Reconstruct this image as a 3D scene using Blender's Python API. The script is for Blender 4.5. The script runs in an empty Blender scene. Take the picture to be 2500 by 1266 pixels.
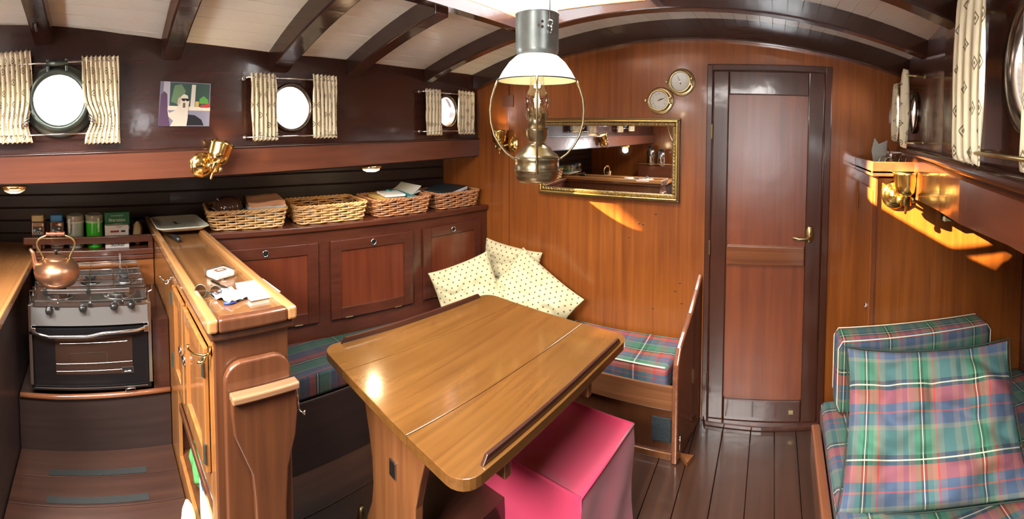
import bpy, bmesh, math, random
from mathutils import Vector, Matrix, noise
random.seed(7)
PI = math.pi
SC = bpy.context.scene
COL = SC.collection
# ------------------------------------------------------------------ camera
F = 1050.0; Y0 = 360.0; XB = 1890.0; EYE = 1.45
TILT = math.radians(2.4); YAW = (1250 - XB) / F
cd = bpy.data.cameras.new('camera'); cam = bpy.data.objects.new('camera', cd); COL.objects.link(cam)
SC.camera = cam
cd.type = 'PANO'; cd.panorama_type = 'CENTRAL_CYLINDRICAL'
cd.central_cylindrical_radius = 1.0
cd.central_cylindrical_range_u_min = -1250 / F; cd.central_cylindrical_range_u_max = 1250 / F
cd.central_cylindrical_range_v_min = -(1266 - Y0) / F; cd.central_cylindrical_range_v_max = Y0 / F
cd.clip_start = 0.02
cam.location = (0, 0, EYE); cam.rotation_euler = (PI / 2 - TILT, 0, -YAW)
# ------------------------------------------------------------------ world, exposure, lights
SC.view_settings.view_transform = 'Standard'; SC.view_settings.look = 'None'
SC.view_settings.gamma = 1; SC.view_settings.use_curve_mapping = False
SC.view_settings.exposure = 0.28
w = bpy.data.worlds.new('world'); SC.world = w; w.use_nodes = True
w.node_tree.nodes['Background'].inputs[0].default_value = (0.95, 0.98, 1.0, 1)
# sky above, sunlit water below the horizon
_n = w.node_tree; _tc = _n.nodes.new('ShaderNodeTexCoord'); _sp = _n.nodes.new('ShaderNodeSeparateXYZ'); _mr = _n.nodes.new('ShaderNodeMapRange')
_n.links.new(_tc.outputs['Generated'], _sp.inputs[0]); _n.links.new(_sp.outputs[2], _mr.inputs[0])
for _i, _v in zip((1, 2, 3, 4), (-.15, .05, 55.0, 7.5)): _mr.inputs[_i].default_value = _v
_n.links.new(_mr.outputs[0], _n.nodes['Background'].inputs[1])
SC.cycles.sample_clamp_indirect = 4.0
SC.cycles.caustics_reflective = False; SC.cycles.caustics_refractive = False


def area(name, loc, target, sx, sy, power, col=(1, 1, 1), spread=150):
    l = bpy.data.lights.new(name, 'AREA'); l.shape = 'RECTANGLE'; l.size = sx; l.size_y = sy
    l.energy = power; l.color = col
    l.spread = math.radians(spread)
    o = bpy.data.objects.new(name, l); COL.objects.link(o); o.location = loc
    o.rotation_euler = (Vector(target) - Vector(loc)).to_track_quat('-Z', 'Y').to_euler()
    return o


def point(name, loc, power, col, r=0.02, spot=None, target=None, blend=.15):
    l = bpy.data.lights.new(name, 'SPOT' if spot else 'POINT'); l.energy = power; l.color = col
    l.shadow_soft_size = r
    o = bpy.data.objects.new(name, l); COL.objects.link(o); o.location = loc
    if spot:
        l.spot_size = math.radians(spot); l.spot_blend = blend
        o.rotation_euler = (Vector(target) - Vector(loc)).to_track_quat('-Z', 'Y').to_euler()
    return o


area('skylight_daylight', (-0.78, 1.19, 2.03), (-0.78, 1.19, 0), 0.54, 0.82, 24, (1, .98, .94), 115)
area('companionway_daylight', (-0.45, -0.97, 2.03), (-0.60, 0.5, 0.2), 0.80, 0.46, 62, (1, .97, .92), 105)
area('aft_hatch_daylight', (-0.56, -0.15, 2.12), (-1.25, -0.05, 0.6), 0.55, 0.45, 40, (1, .97, .90), 130)
SUND = Vector((1, .366, -.56)).normalized()


def sunbeam(name, hit, cone, power, blend=.12):
    hit = Vector(hit); loc = hit - SUND * 9
    return point(name, loc, power * 1.5, (1, .76, .36), 0.035, cone, hit, blend)


sunbeam('sun_through_porthole', (-.895, 2.10, 1.00), .95, 60000)
sunbeam('sun_through_skylight', (.60, 1.76, 1.16), 1.9, 75000)


# ------------------------------------------------------------------ picture -> place helpers
def ray(x, y):
    u = (x - 1250) / F; t = (Y0 - y) / F
    a, b, c = math.sin(u), math.cos(u), t
    b, c = b * math.cos(TILT) + c * math.sin(TILT), -b * math.sin(TILT) + c * math.cos(TILT)
    cy, sy = math.cos(YAW), math.sin(YAW)
    return Vector((cy * a + sy * b, -sy * a + cy * b, c))


O = Vector((0, 0, EYE))
def onz(x, y, z): r = ray(x, y); return O + r * ((z - EYE) / r.z)
def onY(x, y, Y): r = ray(x, y); return O + r * (Y / r.y)
def onX(x, y, X): r = ray(x, y); return O + r * (X / r.x)
def onS(x, y, a, b):
    n = Vector((b[1] - a[1], -(b[0] - a[0]), 0)); r = ray(x, y)
    return O + r * (n.dot(Vector((a[0], a[1], EYE)) - O) / n.dot(r))


# ------------------------------------------------------------------ materials
MATS = {}


def newmat(name):
    m = bpy.data.materials.new(name); m.use_nodes = True
    nt = m.node_tree; b = nt.nodes['Principled BSDF']
    return m, nt, b


def N(nt, t, **kw):
    n = nt.nodes.new(t)
    for k, v in kw.items(): setattr(n, k, v)
    return n


def L(nt, a, b): nt.links.new(a, b)


def math_(nt, op, a, b=None, c=None):
    n = N(nt, 'ShaderNodeMath', operation=op)
    for i, v in enumerate((a, b, c)):
        if v is None: continue
        if isinstance(v, (int, float)): n.inputs[i].default_value = v
        else: L(nt, v, n.inputs[i])
    return n.outputs[0]


def plain(name, col, rough=.5, metal=0, coat=0, bump=0, bscale=60, emit=0, trans=0, alpha=1, sheen=0, var=0):
    if name in MATS: return MATS[name]
    m, nt, b = newmat(name)
    b.inputs['Base Color'].default_value = (*col, 1); b.inputs['Roughness'].default_value = rough
    b.inputs['Metallic'].default_value = metal; b.inputs['Coat Weight'].default_value = coat
    b.inputs['Coat Roughness'].default_value = .08
    b.inputs['Sheen Weight'].default_value = sheen
    if trans: b.inputs['Transmission Weight'].default_value = trans
    if alpha < 1: b.inputs['Alpha'].default_value = alpha
    if emit:
        b.inputs['Emission Color'].default_value = (*col, 1); b.inputs['Emission Strength'].default_value = emit
    if bump or var:
        tc = N(nt, 'ShaderNodeTexCoord'); no = N(nt, 'ShaderNodeTexNoise')
        no.inputs['Scale'].default_value = bscale; no.inputs['Detail'].default_value = 4
        L(nt, tc.outputs['Object'], no.inputs['Vector'])
        if bump:
            bp = N(nt, 'ShaderNodeBump'); bp.inputs['Strength'].default_value = bump; bp.inputs['Distance'].default_value = .004
            L(nt, no.outputs[0], bp.inputs['Height']); L(nt, bp.outputs[0], b.inputs['Normal'])
        if var:
            mx = N(nt, 'ShaderNodeMix', data_type='RGBA')
            L(nt, no.outputs[0], mx.inputs[0])
            mx.inputs[6].default_value = (*[c * (1 - var) for c in col], 1)
            mx.inputs[7].default_value = (*[min(1, c * (1 + var)) for c in col], 1)
            L(nt, mx.outputs[2], b.inputs['Base Color'])
    MATS[name] = m
    return m


def wood(name, c1, c2, axis='Z', rough=.28, coat=.5, scale=1.0, wav=.25, rot=0):
    if name in MATS: return MATS[name]
    m, nt, b = newmat(name)
    tc = N(nt, 'ShaderNodeTexCoord'); mp = N(nt, 'ShaderNodeMapping')
    s = [38 * scale] * 3; s['XYZ'.index(axis)] = 1.6 * scale
    mp.inputs['Scale'].default_value = s; mp.inputs['Rotation'].default_value = (0, 0, rot)
    mp.vector_type = 'TEXTURE' if False else 'POINT'
    L(nt, tc.outputs['Object'], mp.inputs['Vector'])
    n1 = N(nt, 'ShaderNodeTexNoise'); n1.inputs['Scale'].default_value = 1; n1.inputs['Detail'].default_value = 6
    n1.inputs['Distortion'].default_value = .6
    L(nt, mp.outputs[0], n1.inputs['Vector'])
    n2 = N(nt, 'ShaderNodeTexNoise'); n2.inputs['Scale'].default_value = 2.2; n2.inputs['Detail'].default_value = 2
    L(nt, tc.outputs['Object'], n2.inputs['Vector'])
    mx0 = math_(nt, 'MULTIPLY_ADD', n2.outputs[0], .45, math_(nt, 'MULTIPLY', n1.outputs[0], .75))
    cr = N(nt, 'ShaderNodeValToRGB'); cr.color_ramp.elements[0].position = .38; cr.color_ramp.elements[1].position = .82
    cr.color_ramp.elements[0].color = (*c1, 1); cr.color_ramp.elements[1].color = (*c2, 1)
    L(nt, mx0, cr.inputs[0]); L(nt, cr.outputs[0], b.inputs['Base Color'])
    b.inputs['Roughness'].default_value = rough; b.inputs['Coat Weight'].default_value = coat
    b.inputs['Coat Roughness'].default_value = .1
    n3 = N(nt, 'ShaderNodeTexNoise'); n3.inputs['Scale'].default_value = 7; n3.inputs['Detail'].default_value = 3
    L(nt, tc.outputs['Object'], n3.inputs['Vector'])
    bp = N(nt, 'ShaderNodeBump'); bp.inputs['Strength'].default_value = wav; bp.inputs['Distance'].default_value = .006
    L(nt, n3.outputs[0], bp.inputs['Height']); L(nt, bp.outputs[0], b.inputs['Normal'])
    L(nt, bp.outputs[0], b.inputs['Coat Normal'])
    if 'door_panel' in name: b.inputs['Coat Roughness'].default_value = .3
    MATS[name] = m
    return m


def plaid(name, su=.20, sv=.20, dark=1.0, swap=False, mixf=.5):
    """tartan from two stripe ramps crossed, on uv in metres"""
    if name in MATS: return MATS[name]
    m, nt, b = newmat(name)
    uv = N(nt, 'ShaderNodeTexCoord'); sp = N(nt, 'ShaderNodeSeparateXYZ'); L(nt, uv.outputs['UV'], sp.inputs[0])
    g = (.055, .19, .12); nv = (.065, .10, .17); rd = (.42, .06, .045); dk = (.015, .035, .025); wh = (.85, .88, .62)
    mv = (.17, .15, .17); gr = (.18, .21, .15)
    U = [(0, nv), (.13, mv), (.24, nv), (.33, gr), (.36, mv), (.44, g), (.53, dk), (.57, wh), (.585, dk), (.63, g), (.72, gr), (.80, rd), (.83, mv), (.93, nv)]
    V = [(0, g), (.14, gr), (.20, nv), (.36, rd), (.385, nv), (.5, rd), (.66, rd), (.70, dk), (.755, wh), (.775, dk), (.83, g)]
    out = []
    for i, (stops, s) in enumerate(((V, su), (U, sv)) if swap else ((U, su), (V, sv))):
        fr = math_(nt, 'FRACT', math_(nt, 'MULTIPLY', sp.outputs[i], 1 / s))
        cr = N(nt, 'ShaderNodeValToRGB'); cr.color_ramp.interpolation = 'CONSTANT'
        e = cr.color_ramp.elements
        e[0].position = 0; e[0].color = (*stops[0][1], 1); e[1].position = stops[1][0]; e[1].color = (*stops[1][1], 1)
        for p, c in stops[2:]:
            k = e.new(p); k.color = (*c, 1)
        L(nt, fr, cr.inputs[0]); out.append(cr.outputs[0])
    mx = N(nt, 'ShaderNodeMix', data_type='RGBA'); mx.inputs[0].default_value = mixf
    L(nt, out[0], mx.inputs[6]); L(nt, out[1], mx.inputs[7])
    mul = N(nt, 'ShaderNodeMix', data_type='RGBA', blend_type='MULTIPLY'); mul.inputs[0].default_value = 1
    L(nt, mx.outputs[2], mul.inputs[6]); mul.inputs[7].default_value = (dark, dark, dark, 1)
    L(nt, mul.outputs[2], b.inputs['Base Color'])
    b.inputs['Roughness'].default_value = .85
    no = N(nt, 'ShaderNodeTexNoise'); no.inputs['Scale'].default_value = 9; tc = uv
    L(nt, tc.outputs['Object'], no.inputs['Vector'])
    bp = N(nt, 'ShaderNodeBump'); bp.inputs['Strength'].default_value = .5; bp.inputs['Distance'].default_value = .02
    L(nt, no.outputs[0], bp.inputs['Height']); L(nt, bp.outputs[0], b.inputs['Normal'])
    MATS[name] = m
    return m


def motif(name, base, ink, px, py, kind='dot', r=.2, rough=.9):
    """cream cloth with a staggered small motif, on uv in metres"""
    if name in MATS: return MATS[name]
    m, nt, b = newmat(name)
    uv = N(nt, 'ShaderNodeTexCoord'); sp = N(nt, 'ShaderNodeSeparateXYZ'); L(nt, uv.outputs['UV'], sp.inputs[0])
    v = math_(nt, 'MULTIPLY', sp.outputs[1], 1 / py)
    row = math_(nt, 'MULTIPLY', math_(nt, 'MODULO', math_(nt, 'FLOOR', v), 2.0), .5)
    u = math_(nt, 'ADD', math_(nt, 'MULTIPLY', sp.outputs[0], 1 / px), row)
    fu = math_(nt, 'SUBTRACT', math_(nt, 'FRACT', u), .5); fv = math_(nt, 'SUBTRACT', math_(nt, 'FRACT', v), .5)
    au = math_(nt, 'MULTIPLY', math_(nt, 'ABSOLUTE', fu), px); av = math_(nt, 'MULTIPLY', math_(nt, 'ABSOLUTE', fv), py)
    R = r * min(px, py)
    if kind == 'dot':
        mask = math_(nt, 'MULTIPLY', math_(nt, 'LESS_THAN', au, R), math_(nt, 'LESS_THAN', av, R))
    else:
        d = math_(nt, 'ADD', au, math_(nt, 'MULTIPLY', av, .7))
        ring = math_(nt, 'MULTIPLY', math_(nt, 'LESS_THAN', d, R), math_(nt, 'GREATER_THAN', d, R * .66))
        mask = math_(nt, 'ADD', ring, math_(nt, 'LESS_THAN', d, R * .32))
    mx = N(nt, 'ShaderNodeMix', data_type='RGBA'); L(nt, mask, mx.inputs[0])
    mx.inputs[6].default_value = (*base, 1); mx.inputs[7].default_value = (*ink, 1)
    L(nt, mx.outputs[2], b.inputs['Base Color']); b.inputs['Roughness'].default_value = rough
    no = N(nt, 'ShaderNodeTexNoise'); no.inputs['Scale'].default_value = 260
    L(nt, uv.outputs['Object'], no.inputs['Vector'])
    bp = N(nt, 'ShaderNodeBump'); bp.inputs['Strength'].default_value = .25; bp.inputs['Distance'].default_value = .002
    L(nt, no.outputs[0], bp.inputs['Height']); L(nt, bp.outputs[0], b.inputs['Normal'])
    MATS[name] = m
    return m


def glass(name, tint=(1, 1, 1), gloss=.12, rough=.02):
    if name in MATS: return MATS[name]
    m = bpy.data.materials.new(name); m.use_nodes = True; nt = m.node_tree; nt.nodes.clear()
    o = N(nt, 'ShaderNodeOutputMaterial'); mx = N(nt, 'ShaderNodeMixShader'); t = N(nt, 'ShaderNodeBsdfTransparent')
    g = N(nt, 'ShaderNodeBsdfGlossy'); g.inputs['Roughness'].default_value = rough
    t.inputs[0].default_value = (*tint, 1); mx.inputs[0].default_value = gloss
    lw = N(nt, 'ShaderNodeLayerWeight'); lw.inputs[0].default_value = .35
    L(nt, math_(nt, 'MULTIPLY_ADD', lw.outputs[1], .5 if gloss > .06 else .12, gloss), mx.inputs[0])
    L(nt, t.outputs[0], mx.inputs[1]); L(nt, g.outputs[0], mx.inputs[2]); L(nt, mx.outputs[0], o.inputs[0])
    MATS[name] = m
    return m


# wood tones (linear)
W_BULK = wood('bulkhead_mahogany', (.17, .043, .009), (.33, .098, .017), 'Z', .30, .55)
W_DARK = wood('dark_mahogany', (.026, .0085, .006), (.054, .016, .010), 'Y', .27, .6)
W_DARKX = wood('dark_mahogany_beam', (.024, .009, .007), (.052, .018, .012), 'X', .22, .8)
W_HULL = wood('hull_lining_wood', (.016, .008, .0065), (.034, .017, .014), 'Y', .5, .12)
W_CLAMP = wood('clamp_mahogany', (.10, .030, .017), (.17, .055, .028), 'Y', .3, .5)
W_CAB = wood('locker_front_mahogany', (.055, .0145, .008), (.098, .025, .013), 'Y', .3, .5)
W_PANEL = wood('locker_panel_mahogany', (.095, .020, .009), (.155, .035, .013), 'Z', .3, .5)
W_DOOR = wood('door_frame_mahogany', (.038, .0125, .007), (.075, .023, .012), 'Z', .28, .6)
W_TABLE = wood('table_teak', (.098, .038, .009), (.158, .068, .016), 'Y', .20, 1, 1.3, .10, -.13)
W_TABLEB = wood('table_base_teak', (.13, .045, .015), (.24, .09, .03), 'Z', .3, .5)
W_DIV = wood('divider_teak_lit', (.20, .072, .018), (.36, .15, .042), 'Z', .25, .7)  # golden tone: light falling on the divider side is in the colour
W_DIVT = wood('divider_top_teak', (.095, .036, .012), (.21, .095, .034), 'X', .18, .8, .6)
W_DIVF = wood('divider_end_mahogany', (.058, .019, .008), (.12, .040, .015), 'Z', .3, .5)
W_FLOOR = wood('floor_teak', (.030, .0125, .0075), (.062, .026, .0145), 'Y', .30, .5, .8)
W_GALF = wood('galley_floor_wood', (.026, .010, .007), (.050, .020, .012), 'Y', .35, .4)
W_RAIL = wood('varnished_rail', (.14, .045, .02), (.27, .10, .045), 'Y', .22, .8)
W_RAILX = wood('varnished_rail_x', (.24, .10, .035), (.45, .22, .08), 'X', .2, .8)
PLANK = plain('cream_painted_plank', (.86, .82, .70), .28, 0, .4, .08, 5)
BRASS = plain('polished_brass', (.80, .53, .18), .18, 1)
BRASSD = plain('aged_brass', (.50, .40, .20), .32, 1, var=.25, bscale=30)
CHROME = plain('chrome', (.75, .75, .74), .14, 1)
STEEL = plain('brushed_steel', (.55, .54, .53), .27, 1)
BRONZE = plain('dark_bronze', (.11, .13, .11), .38, .8, var=.3, bscale=25)
IRON = plain('dark_iron', (.10, .10, .10), .5, .8)
BLACK = plain('black_plastic', (.012, .012, .012), .3)
BLKGL = plain('black_glass', (.006, .006, .007), .08)
WHITE = plain('white_paper', (.86, .87, .88), .6)
CREAM = plain('cream_card', (.74, .68, .50), .6)
PANE = glass('window_glass', (1, 1, 1), .05)
CLEAR = glass('clear_glass', (.97, .98, .95), .14)
CURT = motif('curtain_cloth', (.78, .68, .46), (.20, .16, .09), .052, .040, 'diamond', .24)
DOTS = motif('dotted_cloth', (.52, .455, .27), (.09, .075, .03), .034, .026, 'dot', .145)
TART = plaid('tartan_cloth', .19, .19, .75)
TARTP = plaid('tartan_pillow_cloth', .185, .205, 1.05)
TARTD = plaid('tartan_bench_cloth', .40, .15, .85)


# ------------------------------------------------------------------ object helpers
def _root_offset(p):
    v = Vector((0, 0, 0))
    while p is not None: v += p.location; p = p.parent
    return v


def obj(name, bm, m, parent=None, bevel=0, smooth=False, local=False, solid=0, sub=0, uvb=0, kind=None, label=None, seg=2):
    """one mesh object; geometry in world space unless local=True"""
    if uvb: uvbox(bm, uvb)
    if parent is not None and not local:
        off = _root_offset(parent); bmesh.ops.translate(bm, verts=bm.verts, vec=-off)
    org = Vector((0, 0, 0))
    if parent is None and not local and not kind:
        zs = [v.co for v in bm.verts]
        org = Vector((sum(v.x for v in zs) / len(zs), sum(v.y for v in zs) / len(zs), min(v.z for v in zs)))
        bmesh.ops.translate(bm, verts=bm.verts, vec=-org)
    bmesh.ops.recalc_face_normals(bm, faces=bm.faces)
    me = bpy.data.meshes.new(name); bm.to_mesh(me); bm.free()
    for mm in (m if isinstance(m, (list, tuple)) else [m]): me.materials.append(mm)
    o = bpy.data.objects.new(name, me); COL.objects.link(o); o.location = org
    if parent is not None: o.parent = parent
    if smooth:
        for p in me.polygons: p.use_smooth = True
    if solid:
        md = o.modifiers.new('thickness', 'SOLIDIFY'); md.thickness = solid; md.offset = 0
    if bevel:
        md = o.modifiers.new('bevel', 'BEVEL'); md.width = bevel; md.segments = seg; md.limit_method = 'ANGLE'
        md.angle_limit = math.radians(40)
    if sub:
        md = o.modifiers.new('subdivision', 'SUBSURF'); md.levels = sub; md.render_levels = sub
    if kind: o['kind'] = kind
    if label: o['label'] = label
    return o


def thing(name, label, cat, loc=(0, 0, 0), rz=0, group=None):
    o = bpy.data.objects.new(name, None); COL.objects.link(o); o.empty_display_size = .05
    o.location = loc; o.rotation_euler = (0, 0, rz)
    o['label'] = label; o['category'] = cat
    if group: o['group'] = group
    return o


def tag(o, label, cat, group=None):
    o['label'] = label; o['category'] = cat
    if group: o['group'] = group
    return o


def struct(name, bm, m, **kw): return obj(name, bm, m, kind='structure', **kw)


def dup(root, loc, rot=None, label=None, group=None, scale=None):
    r = root.copy(); COL.objects.link(r); r.location = loc
    if rot is not None: r.rotation_euler = rot if hasattr(rot, '__len__') else (0, 0, rot)
    if scale is not None: r.scale = scale
    if label: r['label'] = label
    if group: r['group'] = group
    for ch in list(root.children):
        c = ch.copy(); COL.objects.link(c); c.parent = r
        for g in list(ch.children):
            d = g.copy(); COL.objects.link(d); d.parent = c
    return r


def BM(): return bmesh.new()


def uvbox(bm, s=1.0):
    bm.normal_update(); uv = bm.loops.layers.uv.verify()
    for f in bm.faces:
        n = f.normal; a = max(range(3), key=lambda i: abs(n[i]))
        for l in f.loops:
            c = l.vert.co
            p = (c.y, c.z) if a == 0 else (c.x, c.z) if a == 1 else (c.x, c.y)
            l[uv].uv = (p[0] * s, p[1] * s)


def box(bm, x0, x1, y0, y1, z0, z1, M=None):
    ps = [(x0, y0, z0), (x1, y0, z0), (x1, y1, z0), (x0, y1, z0), (x0, y0, z1), (x1, y0, z1), (x1, y1, z1), (x0, y1, z1)]
    return hexa(bm, [(M @ Vector(p)) if M else p for p in ps])


def hexa(bm, ps):
    v = [bm.verts.new(p) for p in ps]
    for q in ((0, 3, 2, 1), (4, 5, 6, 7), (0, 1, 5, 4), (1, 2, 6, 5), (2, 3, 7, 6), (3, 0, 4, 7)):
        bm.faces.new([v[i] for i in q])
    return v


def wallbox(bm, a, b, z0, z1, t, z0b=None, z1b=None):
    """upright slab from plan point a to b, thickness t to the left of a->b"""
    d = Vector((b[0] - a[0], b[1] - a[1], 0)).normalized(); n = Vector((-d.y, d.x, 0)) * t
    A = Vector((a[0], a[1], 0)); B = Vector((b[0], b[1], 0))
    z0b = z0 if z0b is None else z0b; z1b = z1 if z1b is None else z1b
    Z = lambda p, z: p + Vector((0, 0, z))
    hexa(bm, [Z(A, z0), Z(B, z0b), Z(B + n, z0b), Z(A + n, z0), Z(A, z1), Z(B, z1b), Z(B + n, z1b), Z(A + n, z1)])


def prism(bm, pts, vec):
    vec = Vector(vec); a = [bm.verts.new(p) for p in pts]; b = [bm.verts.new(Vector(p) + vec) for p in pts]
    bm.faces.new(a); bm.faces.new(b[::-1]); n = len(a)
    for i in range(n): bm.faces.new((a[i], b[i], b[(i + 1) % n], a[(i + 1) % n]))


def poly(bm, pts, mi=0):
    f = bm.faces.new([bm.verts.new(p) for p in pts]); f.material_index = mi
    return f


def frame_of(d):
    d = Vector(d).normalized(); up = Vector((0, 0, 1)) if abs(d.z) < .95 else Vector((1, 0, 0))
    a = d.cross(up).normalized(); return a, a.cross(d).normalized()


def tube(bm, pts, r, seg=8, closed=False, caps=True):
    pts = [Vector(p) for p in pts]; n = len(pts); rings = []
    rr = r if hasattr(r, '__len__') else [r] * n
    pa = None
    for i, p in enumerate(pts):
        if closed: d = pts[(i + 1) % n] - pts[i - 1]
        else: d = pts[min(i + 1, n - 1)] - pts[max(i - 1, 0)]
        d.normalize()
        if pa is None: a, b = frame_of(d)
        else:
            a = (pa - d * pa.dot(d))
            a = a.normalized() if a.length > 1e-6 else frame_of(d)[0]
            b = a.cross(d)
        pa = a
        rings.append([bm.verts.new(p + (a * math.cos(t) + b * math.sin(t)) * rr[i]) for t in [2 * PI * k / seg for k in range(seg)]])
    m = n if closed else n - 1
    for i in range(m):
        A, B = rings[i], rings[(i + 1) % n]
        for k in range(seg): bm.faces.new((A[k], A[(k + 1) % seg], B[(k + 1) % seg], B[k]))
    if caps and not closed: bm.faces.new(rings[0][::-1]); bm.faces.new(rings[-1])


def lathe(bm, prof, M=None, seg=32, mi=0):
    """prof = [(r, z)] bottom to top, about local z"""
    M = M or Matrix(); rings = []
    for r, z in prof:
        if r < 1e-5: rings.append([bm.verts.new(M @ Vector((0, 0, z)))])
        else: rings.append([bm.verts.new(M @ Vector((r * math.cos(t), r * math.sin(t), z))) for t in [2 * PI * k / seg for k in range(seg)]])
    for A, B in zip(rings, rings[1:]):
        for k in range(seg):
            k2 = (k + 1) % seg
            q = [A[k % len(A)], A[k2 % len(A)], B[k2 % len(B)], B[k % len(B)]]
            u = []
            for v in q:
                if v not in u: u.append(v)
            if len(u) > 2: bm.faces.new(u).material_index = mi


def axisM(loc, zdir, xdir=None):
    z = Vector(zdir).normalized()
    x = Vector(xdir) if xdir is not None else frame_of(z)[0]
    x = (x - z * x.dot(z)).normalized(); y = z.cross(x)
    M = Matrix((x, y, z)).transposed().to_4x4(); M.translation = Vector(loc)
    return M


def arc(c, r, a0, a1, n, u, v):
    c, u, v = Vector(c), Vector(u), Vector(v)
    return [c + (u * math.cos(a) + v * math.sin(a)) * r for a in [a0 + (a1 - a0) * i / (n - 1) for i in range(n)]]


def cyl(bm, loc, zdir, r, h, seg=24, r2=None):
    lathe(bm, [(0, 0), (r, 0), (r if r2 is None else r2, h), (0, h)], axisM(loc, zdir), seg)


def lerp(tab, x):
    if x <= tab[0][0]: return tab[0][1]
    for (a, va), (b, vb) in zip(tab, tab[1:]):
        if x <= b: return va + (vb - va) * (x - a) / (b - a)
    return tab[-1][1]


def text(s, size, m, parent, M, name='lettering', depth=.0004, sx=1):
    c = bpy.data.curves.new('t', 'FONT'); c.body = s; c.size = size; c.align_x = 'CENTER'; c.align_y = 'CENTER'; c.extrude = depth
    t = bpy.data.objects.new('t', c); COL.objects.link(t)
    bpy.context.view_layer.update()
    me = bpy.data.meshes.new_from_object(t.evaluated_get(bpy.context.evaluated_depsgraph_get()))
    bpy.data.objects.remove(t)
    bm = BM(); bm.from_mesh(me); bpy.data.meshes.remove(me)
    bmesh.ops.scale(bm, vec=(sx, 1, 1), verts=bm.verts)
    bmesh.ops.transform(bm, matrix=M, verts=bm.verts)
    return obj(name, bm, m, parent, local=True)


# ------------------------------------------------------------------ the shell of the cabin
WL = [(-1.3, -1.58), (0, -1.60), (.6, -1.63), (1.2, -1.67), (2.1, -1.735)]       # Y -> X of the left coach-roof side
WR = [(-1.3, .34), (.3, .345), (.59, .39), (.77, .41), (1.0, .46), (1.3, .535), (1.6, .585), (1.8, .62), (2.1, .66)]
ZL = [(-1.3, 1.92), (-.3, 1.90), (.24, 1.82), (.75, 1.785), (1.5, 1.785), (2.1, 1.80)]
YBK = 2.10


def zc(x, y):
    a, b = lerp(WL, y), lerp(WR, y); m = (a + b) / 2; s = (x - m) / ((b - a) / 2)
    k = (s + 1) / 2
    return lerp(ZL, y) * (1 - k) + 1.845 * k + .18 * (1 - s * s)


def wl(y, off=0): return Vector((lerp(WL, y) + off, y, 0))
def wr(y, off=0): return Vector((lerp(WR, y) - off, y, 0))


def onW(x, y, side='L', off=0):
    """picture point on a coach-roof side, off = distance inboard"""
    tab = WL if side == 'L' else WR
    sg = 1 if side == 'L' else -1
    r = ray(x, y); best = None
    lo = -1.25
    k = lo
    prev = None
    while k < 2.6:
        X = lerp(tab, k) + sg * off
        d = X * r.y - k * r.x
        if prev is not None and prev[1] * d <= 0:
            k0 = prev[0] + (k - prev[0]) * prev[1] / (prev[1] - d)
            X = lerp(tab, k0) + sg * off
            if X * r.x > 0: best = O + r * (X / r.x)
        prev = (k, d); k += .02
    return best


# portholes: (centre, glass r, outer ring r)
PORT = {}
for k, (px, py, side, rg, ro) in {1: (145, 246, 'L', .094, .138), 2: (710, 263, 'L', .088, .104), 3: (1089, 272, 'L', .082, .096)}.items():
    PORT[k] = (side, onW(px, py, side), rg, ro)
PORT[4] = ('R', Vector((lerp(WR, 1.86), 1.86, 1.56)), .082, .096)
PORT[5] = ('R', Vector((lerp(WR, .55), .55, 1.575)), .098, .122)


def hole_panel(bm, ya, yb, side, z0, ztop, cen, r, thick):
    """wall between ya and yb with a round hole; inner face plus sleeve plus outer face"""
    tab = WL if side == 'L' else WR; sg = -1 if side == 'L' else 1
    cy, cz = cen.y, cen.z
    def P(y, z, o): return Vector((lerp(tab, y) + sg * o, y, z))
    angs = sorted(set([2 * PI * i / 40 for i in range(40)] + [math.atan2(zz - cz, yy - cy) % (2 * PI) for yy in (ya, yb) for zz in (z0, ztop)]))
    rows = []
    for t in angs:
        c, s = math.cos(t), math.sin(t)
        ks = []
        if abs(c) > 1e-9: ks.append(((yb if c > 0 else ya) - cy) / c)
        if abs(s) > 1e-9: ks.append(((ztop if s > 0 else z0) - cz) / s)
        k = min(v for v in ks if v > 0)
        rows.append([bm.verts.new(P(cy + c * k, cz + s * k, 0)), bm.verts.new(P(cy + c * r, cz + s * r, 0)),
                     bm.verts.new(P(cy + c * r, cz + s * r, thick)), bm.verts.new(P(cy + c * k, cz + s * k, thick))])
    n = len(rows)
    for i in range(n):
        A, B = rows[i], rows[(i + 1) % n]
        for k in range(3): bm.faces.new((A[k], B[k], B[k + 1], A[k + 1]))


def coach_side(side, holes, thick, z0=1.38):
    bm = BM(); tab = WL if side == 'L' else WR; sg = -1 if side == 'L' else 1
    cuts = [-1.3]
    for c, r in holes: cuts += [c.y - r * 1.5, c.y + r * 1.5]
    cuts.append(2.1)
    for i in range(len(cuts) - 1):
        a, b = cuts[i], cuts[i + 1]
        if i % 2 == 1:
            c, r = holes[(i - 1) // 2]; hole_panel(bm, a, b, side, z0, 2.02, c, r, thick)
        else:
            ys = [a] + [y for y, _ in tab if a < y < b] + [b]
            for p, q in zip(ys, ys[1:]):
                for o in (0, thick):
                    poly(bm, [(lerp(tab, p) + sg * o, p, z0), (lerp(tab, q) + sg * o, q, z0), (lerp(tab, q) + sg * o, q, 2.02), (lerp(tab, p) + sg * o, p, 2.02)])
    return bm


hl = sorted([(PORT[k][1], PORT[k][2] + .006) for k in (1, 2, 3)], key=lambda t: t[0].y)
hr = sorted([(PORT[k][1], PORT[k][2] + .006) for k in (4, 5)], key=lambda t: t[0].y)
struct('wall_left', coach_side('L', hl, .05), W_DARK)
struct('wall_right', coach_side('R', hr, .05), wood('right_side_mahogany', (.05, .017, .011), (.12, .04, .022), 'Y', .2, .9))

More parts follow.
